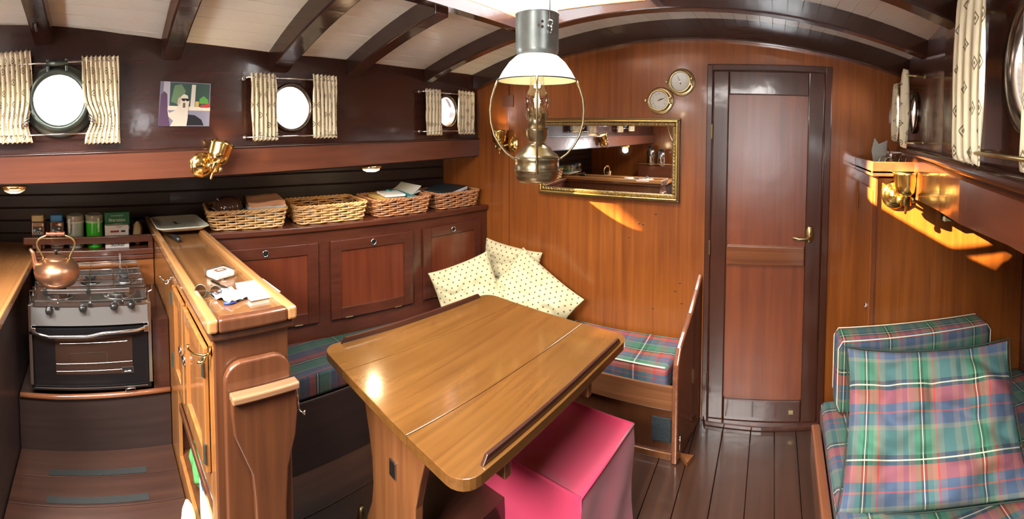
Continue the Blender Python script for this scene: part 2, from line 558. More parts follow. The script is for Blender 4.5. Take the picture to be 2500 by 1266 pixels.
# hull sides outboard under the side decks, horizontally planked
HL = [(-1.3, -2.48), (-.4, -2.50), (.4, -2.45), (1.2, -2.32), (2.1, -2.04)]
HR = [(-1.3, 1.25), (.5, 1.27), (1.3, 1.24), (2.1, 1.15)]


def hull(tab, z0, z1, pitch, sg):
    bm = BM(); z = z0; zs = []
    while z < z1: zs += [(z, 0), (z + .006, .006), (z + pitch - .006, .006), (z + pitch, 0)]; z += pitch
    for (ya, xa), (yb, xb) in zip(tab, tab[1:]):
        for (za, oa), (zb, ob) in zip(zs, zs[1:]):
            if zb == za: continue
            poly(bm, [(xa + sg * oa, ya, za), (xb + sg * oa, yb, za), (xb + sg * ob, yb, zb), (xa + sg * ob, ya, zb)])
    return bm


struct('wall_left', hull(HL, 0, 1.30, .075, 1), W_HULL)
struct('wall_right', hull(HR, 0, 1.32, .12, -1), W_CLAMP)

# forward bulkhead with the door opening closed by the door itself
bm = BM(); box(bm, -2.55, 1.35, YBK, YBK + .04, -.02, 2.15); struct('wall_front', bm, W_BULK)
# aft bulkhead; unseen opening sized and placed to give the door its glow
bm = BM()
box(bm, -2.6, -.90, -1.34, -1.30, -.02, 2.15); box(bm, .0, 1.4, -1.34, -1.30, -.02, 2.15); box(bm, -.90, -.38, -1.34, -1.30, -.02, 2.15); box(bm, -.38, .0, -1.34, -1.30, -.02, .88); box(bm, -.38, .0, -1.34, -1.30, 1.30, 2.15)
struct('wall_back', bm, W_BULK)

# deckhead planks with v grooves, hole for the skylight and the aft hatch
SKX = (-1.04, -.50); SKY = (.77, 1.61)
AHX = (-.86, -.26); AHY = (-.40, .10)
bm = BM()
ys = [-1.32, -1.20, -.72, -.40, -.15, .10, .30, .55, .77, 1.0, 1.25, 1.45, 1.61, 1.85, 2.1]
pw = .06; x = -1.82; nx = 43
def zcl(x, y): return zc(max(lerp(WL, y) - .02, min(lerp(WR, y) + .02, x)), y)
for i in range(nx):
    xa, xb = x + i * pw, x + (i + 1) * pw
    xm = (xa + xb) / 2
    pr = [(xa, .0), (xa + .004, -.006), (xb - .004, -.006), (xb, 0)]
    for ya, yb in zip(ys, ys[1:]):
        ym = (ya + yb) / 2
        if SKX[0] - .01 < xm < SKX[1] + .01 and SKY[0] < ym < SKY[1]: continue
        if AHX[0] - .01 < xm < AHX[1] + .01 and AHY[0] < ym < AHY[1]: continue
        if -.86 < xm < -.04 and -1.20 < ym < -.72: continue
        for (x0, d0), (x1, d1) in zip(pr, pr[1:]):
            poly(bm, [(x0, ya, zcl(x0, ya) + d0), (x1, ya, zcl(x1, ya) + d1), (x1, yb, zcl(x1, yb) + d1), (x0, yb, zcl(x0, yb) + d0)])
bmesh.ops.remove_doubles(bm, verts=bm.verts, dist=1e-5)
struct('ceiling', bm, PLANK, solid=.012)

# beams
def beam(y, t, depth, xa, xb, n=18):
    bm = BM(); pr = []
    for i in range(n + 1):
        X = xa + (xb - xa) * i / n; z = zcl(X, y)
        pr.append([bm.verts.new((X, y - t / 2, z + .004)), bm.verts.new((X, y + t / 2, z + .004)), bm.verts.new((X, y + t / 2, z - depth)), bm.verts.new((X, y - t / 2, z - depth))])
    for A, B in zip(pr, pr[1:]):
        for k in range(4): bm.faces.new((A[k], A[(k + 1) % 4], B[(k + 1) % 4], B[k]))
    bm.faces.new(pr[0]); bm.faces.new(pr[-1][::-1])
    return bm


nt_ = 1
def trim(bm, m, **kw):
    global nt_
    o = struct('trim_%d' % nt_, bm, m, **kw); nt_ += 1
    return o


trim(beam(-.19, .072, .085, lerp(WL, -.19), -.86), W_DARKX, bevel=.006)
trim(beam(-.19, .072, .085, -.26, lerp(WR, -.19)), W_DARKX, bevel=.006)
trim(beam(.285, .072, .085, lerp(WL, .285), lerp(WR, .285)), W_DARKX, bevel=.006)
trim(beam(.735, .085, .09, lerp(WL, .74), lerp(WR, .74)), W_DARKX, bevel=.006)
trim(beam(1.12, .072, .085, lerp(WL, 1.12), SKX[0] - .046), W_DARKX, bevel=.006)
trim(beam(1.12, .072, .085, SKX[1] + .03, lerp(WR, 1.12)), W_DARKX, bevel=.006)
trim(beam(1.64, .06, .080, lerp(WL, 1.64), lerp(WR, 1.64)), W_DARKX, bevel=.006)
trim(beam(2.075, .05, .108, lerp(WL, 2.07), lerp(WR, 2.07)), W_DARKX, bevel=.006)
# skylight coaming and carlins
for (X0, X1, Y0_, Y1_) in ((SKX, SKX, 0, 0),):
    pass
bm = BM()
a, b = SKX; c, d = SKY
for x0, x1, y0, y1 in ((a - .035, a, c, d), (b, b + .035, c, d)):
    hexa(bm, [(x0, y0, zc(x0, y0) - .03), (x1, y0, zc(x1, y0) - .03), (x1, y1, zc(x1, y1) - .03), (x0, y1, zc(x0, y1) - .03), (x0, y0, 2.005), (x1, y0, 2.005), (x1, y1, 2.005), (x0, y1, 2.005)])
box(bm, a, b, d - .004, d + .03, 1.95, zc(-.8, d) + .002); box(bm, a, b, c - .03, c + .004, 1.93, 2.55)  # aft board made tall, out of view, to keep low sky off the bulkhead
box(bm, a, b, 1.09, 1.11, 1.985, 2.005)
trim(bm, wood('skylight_coaming_wood', (.30, .14, .07), (.50, .26, .14), 'Y', .3, .5), bevel=.004)
bm = BM()
for x0, x1, y0, y1 in ((AHX[0] - .03, AHX[0], *AHY), (AHX[1], AHX[1] + .03, *AHY), (AHX[0], AHX[1], AHY[0] - .03, AHY[0]), (AHX[0], AHX[1], AHY[1], AHY[1] + .03)):
    box(bm, x0, x1, y0, y1, 1.88, 2.55 if y1 == AHY[0] else 2.06)  # aft board raised out of view to block low sky light
trim(bm, W_DARKX)
bm = BM()
for y0, y1 in ((c, 1.2), (1.2, d)): hexa(bm, [(a - .05, y0, zc(a, y0) - .072), (a - .001, y0, zc(a, y0) - .072), (a - .001, y1, zc(a, y1) - .072), (a - .05, y1, zc(a, y1) - .072), (a - .05, y0, zc(a, y0) - .002), (a - .001, y0, zc(a, y0) - .002), (a - .001, y1, zc(a, y1) - .002), (a - .05, y1, zc(a, y1) - .002)])
trim(bm, W_DARKX)

# clamps (the shelf beams under the portholes)
def clamp(tab, sg, z0f, z1f, prot, m, cuts, outb):
    bm = BM(); rows = []
    for y in cuts:
        X = lerp(tab, y); i = sg
        rows.append([bm.verts.new((X + i * prot, y, z0f(y))), bm.verts.new((X + i * prot, y, z1f(y) - .01)), bm.verts.new((X + i * (prot - .008), y, z1f(y))), bm.verts.new((X - i * .05, y, z1f(y))), bm.verts.new((X - i * .05, y, z0f(y)))])
    for A, B in zip(rows, rows[1:]):
        for k in range(5): bm.faces.new((A[k], A[(k + 1) % 5], B[(k + 1) % 5], B[k]))
    bm.faces.new(rows[0]); bm.faces.new(rows[-1][::-1])
    trim(bm, m)


yy = [-1.3, -.8, -.4, 0, .3, .6, .9, 1.2, 1.5, 1.8, 2.1]
CZB = lambda y: 1.285
def cz1(y): return onW(*{0: (0, 370)}.get(0), 'L').z
clamp(WL, 1, lambda y: 1.288, lambda y: 1.395, .018, W_CLAMP, yy, -2.5)
clamp(WR, -1, lambda y: lerp([(.5, 1.285), (1.76, 1.185), (2.1, 1.17)], y), lambda y: 1.365, .02, wood('right_clamp_mahogany', (.13, .034, .014), (.24, .068, .028), 'Y', .2, .9), yy, 1.3)
bm = BM()
tube(bm, [wr(y, .028) + Vector((0, 0, 1.385)) for y in yy], .016, 8)
trim(bm, W_DARKX, smooth=True)
bm = BM()
tube(bm, [wl(y, .012) + Vector((0, 0, 1.392)) for y in yy], .007, 8)
trim(bm, W_DARK, smooth=True)
# side decks (undersides)
bm = BM()
for (ya, yb) in zip(yy, yy[1:]):
    poly(bm, [(lerp(WL, ya), ya, 1.29), (lerp(WL, yb), yb, 1.29), (lerp(HL, yb) - .02, yb, 1.29), (lerp(HL, ya) - .02, ya, 1.29)])
    poly(bm, [(lerp(WR, ya), ya, 1.30), (lerp(WR, yb), yb, 1.30), (lerp(HR, yb) + .02, yb, 1.30), (lerp(HR, ya) + .02, ya, 1.30)])
struct('ceiling', bm, W_HULL, solid=.02)

# floor: saloon sole of fore-and-aft planks with seams
bm = BM(); xs = [-2.55, -1.9, -1.6, -1.4, -1.2, -1.05, -.9, -.75, -.6, -.47, -.35, -.215, -.08, .035, .14, .27, .4, .7, 1.3]
for xa, xb in zip(xs, xs[1:]): box(bm, xa + .0012, xb - .0012, -1.3, 2.1, -.03, 0)
struct('floor', bm, W_FLOOR, bevel=.002)
# galley sole (raised) with its riser
bm = BM(); ysp = [-.36, -.22, -.08, .06, .2, .258]
yg = [-2.5, -1.98, -1.74, -1.72]
for xa, xb in zip([-1.72, -1.58, -1.45, -1.32, -1.19, -1.05, -.92], [-1.58, -1.45, -1.32, -1.19, -1.05, -.92, -.80]):
    box(bm, xa + .001, xb - .001, -.36, .258, .15, .18)
box(bm, -.83, -.80, -.36, .258, 0, .15)
struct('floor', bm, W_GALF, bevel=.0015)

bm = BM(); box(bm, -2.6, 1.4, -1.34, 2.14, -.06, -.031); struct('floor', bm, W_DARKX)
# door
DX0, DX1 = onY(1742, 400, YBK).x - .005, onY(2005, 500, YBK).x
DZ = 1.745
d1 = bpy.data.objects.new('door_1', None); COL.objects.link(d1); d1.location = ((DX0 + DX1) / 2, YBK, .02); d1['kind'] = 'structure'
yf = YBK - .022
pxl = DX0 + .078; pxr = DX1 - .078
bm = BM()
box(bm, DX0, pxl, yf, YBK - .001, .02, DZ); box(bm, pxr, DX1, yf, YBK - .001, .02, DZ)
box(bm, pxl, pxr, yf, YBK - .001, 1.63, DZ); box(bm, pxl, pxr, yf, YBK - .001, .02, .13)
obj('door_frame', bm, W_DOOR, d1, bevel=.006)
bm = BM(); box(bm, pxl, pxr, yf, YBK - .001, .80, .895); obj('middle_rail', bm, wood('door_rail_mahogany', (.12, .038, .016), (.24, .085, .03), 'X', .25, .8), d1, bevel=.006)
for z0, z1 in ((.13, .80), (.895, 1.63)):
    bm = BM(); box(bm, pxl, pxr, YBK - .010, YBK - .001, z0, z1); obj('door_panel', bm, wood('door_panel_mahogany', (.13, .029, .009), (.23, .056, .015), 'Z', .36, .6, 1, .4), d1)
hp = onY(1977, 573, YBK - .03)
bm = BM(); lathe(bm, [(0, 0), (.021, 0), (.018, .006), (0, .008)], axisM((hp.x, yf - .001, hp.z), (0, -1, 0), (1, 0, 0)) @ Matrix.Diagonal((1, 2.1, 1, 1)), 24)
hd = obj('door_handle', bm, BRASSD, d1, smooth=True)
bm = BM(); tube(bm, [(hp.x, yf - .004, hp.z - .01), (hp.x, yf - .04, hp.z - .01), (hp.x - .02, yf - .045, hp.z - .012), (hp.x - .055, yf - .045, hp.z - .012), (hp.x - .085, yf - .043, hp.z - .008)], [.008, .008, .008, .0075, .006], 10)
obj('lever', bm, BRASSD, hd, smooth=True)
bm = BM(); box(bm, pxr - .06, pxr - .035, yf - .008, yf, .065, .085); obj('bolt', bm, BRASSD, d1, bevel=.002)
for z in (1.45, .88, .22):
    bm = BM(); cyl(bm, (DX0 - .004, yf - .003, z - .035), (0, 0, 1), .005, .07, 10); obj('hinge', bm, BRASSD, d1)
# door casing
bm = BM()
box(bm, DX0 - .032, DX0 - .003, YBK - .016, YBK, 0, 1.775); box(bm, DX1 + .003, DX1 + .036, YBK - .026, YBK, 0, 1.775)
box(bm, DX0 - .032, DX1 + .036, YBK - .014, YBK, 1.748, 1.778); trim(bm, W_DOOR, bevel=.004)
bm = BM(); prism(bm, [(DX0 - .03, YBK, 0), (DX1 + .03, YBK, 0), (DX1 + .01, YBK - .05, 0), ((DX0 + DX1) / 2, YBK - .062, 0), (DX0 - .01, YBK - .05, 0)], (0, 0, .022)); trim(bm, W_DOOR, bevel=.004)
# bulkhead verticals: panel joint strips
bm = BM()
for px in (1243,): 
    p = onY(px, 560, YBK); box(bm, p.x - .001, p.x + .001, YBK - .0015, YBK, .4, 1.8)
trim(bm, W_DARKX)

# ------------------------------------------------------------------ portholes
def porthole(k, heavy=False):
    side, c, rg, ro = PORT[k]
    sg = 1 if side == 'L' else -1
    w_ = bpy.data.objects.new('window_%d' % k, None); COL.objects.link(w_); w_.location = (c.x, c.y, c.z); w_['kind'] = 'structure'
    tab = WL if side == 'L' else WR
    dx = lerp(tab, c.y + .1) - lerp(tab, c.y - .1)
    n = Vector((sg * .2, -sg * dx, 0)).normalized()
    M = axisM(c, n, (0, 0, 1))
    mt = BRONZE if heavy else plain('porthole_rim', (.13, .10, .08), .25, 1)
    bm = BM()
    if heavy: pr = [(rg, .0), (ro, .0), (ro, .012), (ro - .010, .018), (rg + .024, .022), (rg + .018, .040), (rg + .006, .044), (rg - .002, .036), (rg - .002, .0)]
    else: pr = [(rg, -.01), (ro, -.002), (ro, .010), (ro - .008, .016), (rg + .004, .014), (rg - .001, .006), (rg - .001, -.02)]
    lathe(bm, pr + [pr[0]], M, 48)
    obj('ring_frame', bm, mt, w_, smooth=True)
    bm = BM(); lathe(bm, [(0, -.012), (rg + .002, -.012)], M, 40); obj('window_pane', bm, PANE, w_)
    if heavy:
        up = Vector((0, 0, 1)); tdir = n.cross(up).normalized()
        for s_ in (-1, 1):     # hinge lugs
            bm = BM(); q = c + n * .028 + up * (ro - .012) + tdir * (.034 * s_)
            box(bm, -.006, .006, -.012, .014, -.024, .022, axisM(q, up, tdir)); obj('hinge_lug', bm, CHROME if heavy == 2 else BRONZE, w_, bevel=.003)
        bm = BM(); q = c + n * .04 + up * (ro - .006); tube(bm, [q - tdir * .04, q + tdir * .04], .010, 12); obj('hinge_pin', bm, BRONZE, w_, smooth=True)
        for s_ in (-1, 1):
            bm = BM(); q = c + n * .03 + tdir * (.113 * s_) - up * .075
            tube(bm, [q, q + n * .028, q + n * .034 + (tdir * s_ - up) * .012], [.008, .006, .005], 10)
            tube(bm, [q + n * .03 + tdir * (.022 * s_) - up * .016, q + n * .034 - tdir * (.004 * s_) + up * .016], .0055, 8)
            obj('wing_screw', bm, CHROME, w_, smooth=True)
        for i in range(6):
            bm = BM(); t = PI / 6 + i * PI / 3; q = c + n * .012 + tdir * ((ro - .014) * math.cos(t)) + up * ((ro - .014) * math.sin(t))
            cyl(bm, q, n, .007, .005, 12); obj('screw_head', bm, BRONZE, w_)
    return w_


porthole(1, True); porthole(2); porthole(3); porthole(4); porthole(5)


# ------------------------------------------------------------------ curtains
def curtain_mesh(p0, p1, z0, z1, n, pleats, amp, pinch=None, bend=0):
    """pleated sheet from plan point p0 to p1 hanging z1..z0, n = inboard normal"""
    bm = BM(); uvl = bm.loops.layers.uv.verify()
    p0, p1, n = Vector(p0), Vector(p1), Vector(n)
    nu = pleats * 8; nv = 22; w_ = (p1 - p0).length; G = []
    flat = w_ * 2.1
    sd = random.random() * 9
    for j in range(nv + 1):
        v = j / nv; row = []
        z = z1 + (z0 - z1) * v
        gath = math.sin(PI * min(1, max(0, v))) ** .5
        for i in range(nu + 1):
            u = i / nu
            ph = 2 * PI * pleats * u + .5 * math.sin(3 * v + sd)
            a = amp * (.55 + .45 * gath) * (1 + .35 * math.sin(5 * u + sd))
            uu = u
            if pinch:
                side, vz, k = pinch
                e = math.exp(-((v - vz) / .16) ** 2) * k
                uu = u + (e * (1 - u) if side < 0 else -e * u)
            p = p0.lerp(p1, uu) + n * (a * math.sin(ph) + bend * (1 - (2 * v - 1) ** 2))
            p = p + (p1 - p0).normalized() * (.003 * math.sin(ph * 2 + 7 * v))
            zz = z + (.004 * math.sin(ph) if j in (0, nv) else 0)
            row.append((bm.verts.new((p.x, p.y, zz)), (u * flat, (1 - v) * (z1 - z0))))
        G.append(row)
    for A, B in zip(G, G[1:]):
        for i in range(nu):
            q = [A[i], A[i + 1], B[i + 1], B[i]]
            f = bm.faces.new([t[0] for t in q])
            for l, t in zip(f.loops, q): l[uvl].uv = t[1]
    return bm


def curtain(side, ya, yb, z0, z1, pleats, label, amp=.008, off=.045, pinch=None, hook=True):
    f = wl if side == 'L' else wr
    a, b = f(ya, off), f(yb, off); d = (b - a).normalized(); n = Vector((d.y, -d.x, 0)) * (1 if side == 'L' else -1)
    if side == 'L' and n.x < 0: n = -n
    if side == 'R' and n.x > 0: n = -n
    o = obj('curtain', curtain_mesh(a, b, z0, z1, n, pleats, amp, pinch), CURT, smooth=True, solid=.0025)
    tag(o, label, 'curtain', 'patterned curtains beside the portholes')
    return o


def Yof(px, py, side='L', off=.045): return onW(px, py, side, off)
def span(x0, x1, yt, yb, side='L', off=.045):
    a, b = onW(x0, (yt + yb) / 2, side, off), onW(x1, (yt + yb) / 2, side, off)
    t, bt = onW((x0 + x1) / 2, yt, side, off).z, onW((x0 + x1) / 2, yb, side, off).z
    return a.y, b.y, bt, t


s = span(-30, 78, 127, 349); curtain('L', s[0], s[1], s[2], s[3], 9, 'cream curtain left of the heavy bronze porthole over the galley', pinch=(1, .80, .10))
s = span(203, 291, 138, 349); curtain('L', s[0], s[1], s[2], s[3], 8, 'cream diamond patterned curtain between the heavy bronze porthole and the dog photograph', pinch=(-1, .72, .22))
s = span(614, 676, 180, 342); curtain('L', s[0], s[1], s[2], s[3], 6, 'cream curtain right beside the dog photograph, left of the middle porthole')
s = span(764, 822, 184, 336); curtain('L', s[0], s[1], s[2], s[3], 6, 'cream curtain on the right of the middle left-side porthole')
s = span(1040, 1078, 218, 330); curtain('L', s[0], s[1], s[2], s[3], 5, 'small cream curtain left of the porthole nearest the hanging lamp')
s = span(1119, 1159, 223, 327); curtain('L', s[0], s[1], s[2], s[3], 5, 'small cream curtain right of the porthole nearest the hanging lamp')
curtain('R', 2.035, 1.96, 1.425, 1.70, 3, 'narrow cream curtain nearest the bulkhead, above the key tray', off=.07, amp=.014)
curtain('R', 1.76, 1.68, 1.405, 1.725, 3, 'sunlit yellow curtain on the near side of the small porthole above the sconce', off=.075, amp=.016)
curtain('R', .80, .665, 1.405, 1.735, 4, 'large cream curtain with diamond motifs on the far side of the nearest right porthole', off=.055, amp=.012)
curtain('R', .50, .37, 1.405, 1.735, 4, 'cream curtain cut off by the right edge of the picture', off=.050, amp=.012)


def rods(side, ya, yb, zs, off, lab):
    f = wl if side == 'L' else wr
    for z, pos in zip(zs, ('lower', 'upper')):
        bm = BM(); tube(bm, [f(ya, off) + Vector((0, 0, z)), f(yb, off) + Vector((0, 0, z))], .0035, 8)
        for y in (ya, yb):
            tube(bm, [f(y, off) + Vector((0, 0, z)), f(y, 0) + Vector((0, 0, z))], .004, 8)
            cyl(bm, f(y, 0.0) + Vector((0, 0, z)), (1 if side == 'L' else -1, 0, 0), .009, .004, 12)
        tag(obj('curtain_rod', bm, CHROME if side == 'L' else BRASSD, smooth=True), f'{pos} thin curtain rod {lab}', 'curtain rod', 'curtain rods at the portholes')


s = span(-30, 285, 155, 330); rods('L', s[0], s[1], (s[2] + .003, s[3] + .003), .045, 'across the heavy bronze porthole')
s = span(606, 820, 192, 332); rods('L', s[0], s[1], (s[2], s[3]), .045, 'across the middle left-side porthole')
s = span(1037, 1157, 228, 320); rods('L', s[0], s[1], (s[2], s[3]), .045, 'across the porthole nearest the lamp')
rods('R', 1.65, 2.05, (1.425, 1.695), .068, 'at the small right-side porthole')
rods('R', .36, .81, (1.425, 1.72), .055, 'at the nearest right-side porthole')

# ------------------------------------------------------------------ locker bank behind the left bench, with its shelf top
FP = [(.40, -1.965), (.87, -1.885), (1.2, -1.825), (1.53, -1.755), (2.1, -1.655)]
def fp(y, o=0, z=0): return Vector((lerp(FP, y) + o, y, z))
lk = thing('settee_locker', 'long dark mahogany locker bank with three panelled doors behind the corner bench', 'cabinet', (-1.9, 1.25, 0))
yl = [.466, .87, 1.2, 1.53, 2.095]
bm = BM()
for a_, b_ in zip(yl, yl[1:]):
    A, B = fp(a_), fp(b_)
    hexa(bm, [(A.x - .03, a_, .0), (B.x - .03, b_, .0), (B.x, b_, .0), (A.x, a_, .0), (A.x - .03, a_, .955), (B.x - .03, b_, .955), (B.x, b_, .955), (A.x, a_, .955)])
obj('front_frame', bm, W_CAB, lk)
bm = BM()
yh = [.466, .87, 1.2, 1.53, 2.09]
for a_, b_ in zip(yh, yh[1:]):
    A, B = fp(a_), fp(b_)
    hexa(bm, [(lerp(HL, a_) + .012, a_, .955), (lerp(HL, b_) + .012, b_, .955), (B.x + .018, b_, .955), (A.x + .018, a_, .955), (lerp(HL, a_) + .012, a_, .985), (lerp(HL, b_) + .012, b_, .985), (B.x + .018, b_, .985), (A.x + .018, a_, .985)])
bmesh.ops.remove_doubles(bm, verts=bm.verts, dist=1e-4)
obj('shelf_top', bm, W_CAB, lk, bevel=.006)
for xa, xb in ((585, 776), (807, 1005), (1030, 1170)):
    pa, pb = onS(xa, 640, fp(.6)[:2], fp(1.5)[:2]), onS(xb, 640, fp(.6)[:2], fp(1.5)[:2])
    if xa > 1000: pa, pb = onS(xa, 640, fp(1.5)[:2], fp(2.1)[:2]), onS(xb, 640, fp(1.5)[:2], fp(2.1)[:2])
    ya, yb = pa.y, pb.y
    if xa < 600: ya = .50
    A, B = fp(ya), fp(yb); z0, z1 = .50, .90
    d = (B - A).normalized(); n = Vector((d.y, -d.x, 0))
    if n.x < 0: n = -n
    Lw = (B - A).length
    mid = (A + B) / 2
    # keep the flat door just proud of the curved front
    off = max(0, (fp(mid.y) - mid).dot(n)) + .002
    M = axisM(A + n * off, n, d)      # local x along, y up, z out
    up = (M.to_3x3() @ Vector((0, 1, 0))).z
    sgn = 1 if up > 0 else -1
    def DB(bm, x0, x1, y0, y1, t0, t1):
        ys_ = sorted((sgn * y0, sgn * y1)); box(bm, x0, x1, ys_[0], ys_[1], t0, t1, M)
    bm = BM(); fw = .055
    DB(bm, 0, fw, z0, z1, 0, .014); DB(bm, Lw - fw, Lw, z0, z1, 0, .014); DB(bm, fw, Lw - fw, z0, z0 + fw, 0, .014); DB(bm, fw, Lw - fw, z1 - fw, z1, 0, .014)
    dr = obj('locker_door', bm, W_CAB, lk, bevel=.003)
    bm = BM(); DB(bm, fw, Lw - fw, z0 + fw, z1 - fw, 0, .006); obj('door_panel', bm, W_PANEL, dr)
    bm = BM(); q = M @ Vector((Lw / 2, sgn * (z1 - fw * .52), .0145)); lathe(bm, [(.012, 0), (.017, 0), (.017, .003), (.012, .003), (.012, 0)], axisM(q, n), 24)
    obj('ring_pull', bm, CHROME, dr, smooth=True)
    bm = BM(); lathe(bm, [(0, .0006), (.012, .0006)], axisM(q, n), 24); obj('finger_hole', bm, BLACK, dr)
    for hx in (.2, .8):
        bm = BM(); q = M @ Vector((Lw * hx, sgn * (z0 + .002), .014)); tube(bm, [q - d * .02, q + d * .02], .003, 8); obj('hinge', bm, BRASSD, dr)

# ------------------------------------------------------------------ corner bench
SZ = .42
bn = thing('corner_bench', 'dark mahogany L-shaped bench base around the table', 'bench', (-1.6, 1.8, 0))
BFX = -1.60; BFY = 1.80
bm = BM(); hexa(bm, [(-1.93, .466, 0), (-1.60, .466, 0), (-1.56, 1.80, 0), (-1.71, 1.80, 0), (-1.93, .466, .305), (-1.60, .466, .305), (-1.56, 1.80, .305), (-1.71, 1.80, .305)])
obj('bench_base', bm, W_HULL, bn, bevel=.003)  # darker wood here puts the under-table shade into the colour
bm = BM(); hexa(bm, [(-1.70, BFY, 0), (-.41, BFY, 0), (-.37, 2.095, 0), (-1.66, 2.095, 0), (-1.70, BFY, .285), (-.41, BFY, .285), (-.37, 2.095, .285), (-1.66, 2.095, .285)])
obj('bench_base', bm, W_DIVF, bn, bevel=.003)
bm = BM(); box(bm, -1.56, -.412, BFY - .016, BFY - .001, .225, .335); obj('front_rail', bm, wood('bench_rail', (.13, .05, .02), (.25, .10, .04), 'X', .25, .7), bn, bevel=.005)
bm = BM(); box(bm, -1.50, -.415, BFY - .012, BFY - .001, .0, .03); obj('kick_board', bm, W_TABLEB, bn, bevel=.003)
# bench end panel
A, B = Vector((-.412, BFY - .03, 0)), Vector((-.365, 2.097, 0)); d = (B - A)
pr = [(0, 0), (1, 0), (1, .74), (.82, .68), (.55, .60), (.30, .545), (.12, .50), (.02, .44), (0, .38)]
bm = BM(); prism(bm, [A + d * s_ + Vector((0, 0, z)) for s_, z in pr], (.026, -.003, 0)); obj('end_panel', bm, W_RAIL, bn, bevel=.008, seg=3)
bm = BM(); cyl(bm, (-.383, BFY + .02, .10), (0, -1, .0), .003, .03, 8); tube(bm, [(-.375, BFY - .015, .135), (-.370, BFY - .04, .13), (-.370, BFY - .045, .10), (-.372, BFY - .038, .07)], .0035, 8); obj('hook', bm, CHROME, bn, smooth=True)
bm = BM(); prism(bm, [(-.383, BFY + .02, .001), (-.34, BFY - .03, .001), (-.32, BFY + .02, .001)], (0, 0, .02)); tag(obj('floor_wedge', bm, W_TABLEB), 'small wooden wedge on the floor at the foot of the bench end', 'wedge')
v0, v1 = onY(1590, 990, BFY - .02), onY(1637, 1020, BFY - .02)
bm = BM(); box(bm, v0.x, v1.x, BFY - .008, BFY - .001, .075, .185)
vg = obj('vent_grille', bm, plain('dark_grille', (.03, .04, .045), .6, .3, bump=1, bscale=300), bn, bevel=.003)


def cushion(name, pts, z0, z1, m, label, cat, bev=.022, piping=True, uvs=1):
    """box cushion on a four-sided plan"""
    t = thing(name, label, cat, (sum(p[0] for p in pts) / 4, sum(p[1] for p in pts) / 4, z0))
    bm = BM(); hexa(bm, [(p[0], p[1], z0) for p in pts] + [(p[0], p[1], z1) for p in pts])
    bmesh.ops.bevel(bm, geom=list(bm.edges), offset=bev, segments=3, profile=.6, affect='EDGES')
    bmesh.ops.subdivide_edges(bm, edges=[e for e in bm.edges if e.calc_length() > .2], cuts=6, use_grid_fill=True)
    for v in bm.verts: v.co.z += .006 * noise.noise(v.co * 5) * (1 if v.co.z > (z0 + z1) / 2 else 0)
    obj('cushion_cover', bm, m, t, smooth=True, uvb=uvs)
    return t


# tartan uv on tops: long stripes along the bench
c1 = cushion('bench_cushion', [(-1.940, .49), (-1.60, .49), (-1.55, 1.79), (-1.675, 2.06)], .308, SZ, plaid('tartan_bench_shaded', .15, .42, .24, True, .25), 'tartan seat cushion toned for shade on the left bench below the locker doors', 'cushion')  # same tartan, darkened: the shade on this bench is in its colour
pc = [(-1.64, 2.085), (-1.545, 1.80), (-.44, 1.79), (-.405, 2.085)]
c2 = cushion('bench_cushion', pc[::-1], .29, SZ - .01, plaid('tartan_front_bench', .42, .15, .9, False, .68), 'tartan seat cushion on the forward bench in front of the orange bulkhead', 'cushion')
for t, pts in ((c1, [(-1.605, .52), (-1.56, 1.78)]), (c2, [(-1.5, 1.80), (-.45, 1.795)])):
    bm = BM(); z = SZ - .012
    tube(bm, [Vector((*pts[0], z)), Vector((*pts[1], z))], .004, 8)
    obj('piping', bm, plain('white_piping', (.75, .75, .6), .7), t, smooth=True)

# ------------------------------------------------------------------ pillows
def pillow_bm(w_, h_, T, seed=0, wr_=.012, uvo=(0, 0), n=28):
    bm = BM(); uvl = bm.loops.layers.uv.verify()
    def pt(u, v, s_):
        pu = u * w_ / 2 * (1 - .07 * (1 - abs(v) ** 2.5) * abs(u)) ; pv = v * h_ / 2 * (1 - .07 * (1 - abs(u) ** 2.5) * abs(v))
        e = max(0, (1 - abs(u) ** 3.2)) * max(0, (1 - abs(v) ** 3.2))
        z = T / 2 * e ** .55 * s_
        z += wr_ * noise.noise(Vector((u * 1.6 + seed, v * 1.6, s_ * 3 + seed))) * e ** .3 * 2.2
        z += wr_ * .8 * math.sin(7 * (u * .6 + v) + seed) * e * (1 - e) * 1.5
        q_ = noise.noise(Vector((u * 2.2 + seed * 3, v * 2.6 - seed, s_ * 2)))
        z += -wr_ * 1.1 * max(0, 1 - abs(q_) * 7) * e ** .4 * s_
        return Vector((pu, pv, z))
    G = {}
    for s_ in (1, -1):
        for j in range(n + 1):
            for i in range(n + 1):
                u, v = 2 * i / n - 1, 2 * j / n - 1
                if s_ < 0 and (i in (0, n) or j in (0, n)): G[s_, i, j] = G[1, i, j]
                else: G[s_, i, j] = bm.verts.new(pt(u, v, s_))
        for j in range(n):
            for i in range(n):
                ks = [(i, j), (i + 1, j), (i + 1, j + 1), (i, j + 1)]
                f = bm.faces.new([G[s_, a_, b_] for a_, b_ in ks])
                for l, (a_, b_) in zip(f.loops, ks): l[uvl].uv = ((a_ / n) * w_ + uvo[0], (b_ / n) * h_ + uvo[1])
    return bm


